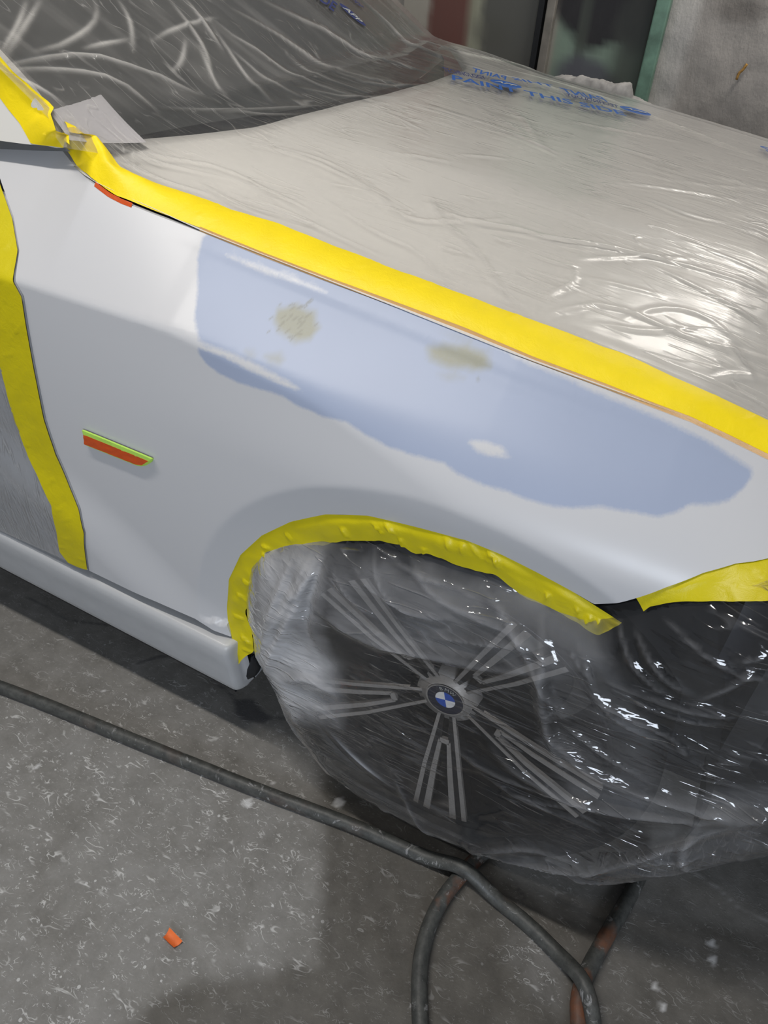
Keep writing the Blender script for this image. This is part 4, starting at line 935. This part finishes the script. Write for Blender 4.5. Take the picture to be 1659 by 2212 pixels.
# ---- door film
dfo = S2([(-6, 700), (6, 790), (19, 840), (37, 910), (67, 985), (92, 1040), (117, 1090), (127, 1145), (134, 1190), (150, 1212), (0, 1144)])
dl = dfo[-1] + (dfo[-1] - dfo[-2]) * 1.0; tdir = (dfo[-1] - dfo[-2]) / (dfo[-1, 0] - dfo[-2, 0]); dl = dfo[-1] + tdir * (-1.34 - dfo[-1, 0])
dfo = np.vstack([dfo, dl, [dl[0], .93], S2([(-60, 440)])])
def df_attr(P):
    q = P @ np.array([[.85, -.52], [.52, .85]]).T
    return {'haze': np.clip(.22 + .35 * np.clip(fbm(q[:, 1] * 45, q[:, 0] * 5, 4, 4), 0, 1), 0, .8)}
dfilm = panel('masking_film', dfo[::-1] if inside(np.array([[0., 0.]]), dfo)[0] else dfo, lambda x, z: F(x, z) - .0022 - .0016 * crumple(x * 1.3, z * .7, 14, 6), M['film_door'], None, step=.005, attrs_fn=df_attr, hem=None)
tag(dfilm, 'clear plastic masking film hanging over the front door', 'plastic film', 'clear masking films')

# ================================================================== THINGS ON THE FLOOR
def hose_mat(name, rust):
    m, nt, p = new_mat(name); c = coords(nt)
    n = noise(nt, c, 9, 4, .6); n2 = noise(nt, c, 60, 4, .7)
    col = ramp(nt, n2, [(.3, (.034, .036, .034, 1)), (.7, (.090, .092, .085, 1))])
    col = mixc(nt, ramp(nt, n, [(.52, g4(0)), (.62, g4(rust))]), col, (.17, .065, .030, 1))
    sp = ramp(nt, noise(nt, c, 38, 5, .7, 1.2), [(.60, g4(0)), (.66, g4(.7))])
    x = nt.nodes.new('ShaderNodeSeparateXYZ'); lk(nt, c, x.inputs[0])
    gate = ramp(nt, x.outputs[0], [(.0, g4(0)), (.30, g4(1))]) if rust < .3 else g4(1)
    col = mixc(nt, math_n(nt, 'MULTIPLY', sp, gate) if rust < .3 else sp, col, (.33, .33, .33, 1))
    lk(nt, col, p.inputs['Base Color']); p.inputs['Roughness'].default_value = .5
    lk(nt, bump(nt, n2, .3, .002), p.inputs['Normal']); return m
ha = [(-900, 1160), (-560, 1290), (-260, 1400), (-120, 1442), (0, 1483), (97, 1520), (211, 1567), (304, 1605), (422, 1652), (548, 1703), (675, 1750), (760, 1782), (830, 1812), (910, 1848), (1000, 1890), (1080, 1948), (1140, 1995), (1195, 2050), (1240, 2110), (1266, 2165), (1280, 2215), (1290, 2300), (1292, 2420)]
hb_ = [(1150, 1770), (1085, 1812), (1025, 1857), (990, 1897), (957, 1938), (930, 1990), (912, 2050), (905, 2110), (907, 2215), (925, 2330), (985, 2440), (1080, 2490), (1180, 2440), (1235, 2330), (1252, 2215), (1247, 2175), (1255, 2130), (1275, 2085), (1300, 2040), (1325, 1995), (1350, 1955), (1372, 1912), (1400, 1850)]
def hose(name, px, r, bumps, mat, label, base_z=0):
    P = resample(smooth(on_floor(px), 3), step=.010); P = P.copy()
    fl = on_floor(bumps) if bumps else []
    z = np.full(len(P), r)
    for q in fl: z += 2 * r * np.exp(-(np.hypot(P[:, 0] - q[0], P[:, 1] - q[1]) / .045) ** 2)
    # raise along the view so that it stays where the photograph shows it
    P[:, :2] += (CAM[:2] - P[:, :2]) * (r / CAM[2]); P[:, 2] = z
    V, Fc = tube(P, r, 14); o = mesh(name, V, Fc, mat); tag(o, label, 'hose', 'air hoses on the floor'); return o
hose('air_hose', ha, .0120, [(1000, 1889), (1256, 2140)], hose_mat('grey_hose_rubber', .12), 'long grey rubber air hose lying straight across the floor')
hose('air_hose', hb_, .0125, [], hose_mat('worn_hose_rubber', .9), 'rust-stained grey hose looping out from under the wheel film')
def build_chip():
    q = on_floor([(367, 2007), (395, 2036), (376, 2050), (353, 2028)]); V = []; n = 9
    for i in range(n):
        for j in range(n):
            s, t = i / (n - 1), j / (n - 1); p_ = (q[0] * (1 - s) + q[1] * s) * (1 - t) + (q[3] * (1 - s) + q[2] * s) * t
            V.append((p_[0], p_[1], .002 + .004 * (2 * t - 1) ** 2 + .0006 * math.sin(s * 9)))
    V = np.array(V); m_ = len(V); f = grid_faces(n, n, True); V2 = V - [0, 0, .0009]
    o = mesh('tape_scrap', np.vstack([V, V2]), np.vstack([f, f[:, ::-1] + m_]), M['orangebright']); tag(o, 'small curled orange scrap lying on the bare concrete', 'scrap')
build_chip()
# crumpled sheet behind the far hood edge
def build_clump():
    top = [(1183, 172), (1200, 166), (1230, 164), (1262, 163), (1285, 170), (1305, 174), (1330, 182), (1350, 178), (1364, 180), (1368, 208), (1390, 216), (1405, 222)]
    T = resample(on_y(top, 2.0), n=90); V = []; n = 26
    for i, p_ in enumerate(T):
        e = min(1, min(i, len(T) - 1 - i) / 5)
        for j in range(n):
            a = math.pi * j / (n - 1); q_ = abs(math.cos(a)) ** 3; z = p_[2] * (1 - .93 * q_ ** 2) - .03 * (1 - math.sin(a)); x = p_[0]
            y = 2.0 - .05 * math.cos(a) - .03 * q_; w_ = math.sin(a) ** .5
            V.append((x + .006 * float(fbm(x * 40, j * .4, 2)), y + .014 * float(fbm(x * 26, j * .35, 6, 3)) * w_, z + .010 * float(fbm(x * 30 + 5, j * .3, 3)) * w_))
    V = np.array(V); f = grid_faces(len(T), n)
    m = simple('grey_white_crumpled_paper', (.38, .365, .345), .9, nscale=40, namt=.25, bmp=.8)
    o = mesh('crumpled_paper', V, f, m); tag(o, 'crumpled whitish masking paper bunched behind the far hood edge', 'paper')
build_clump()
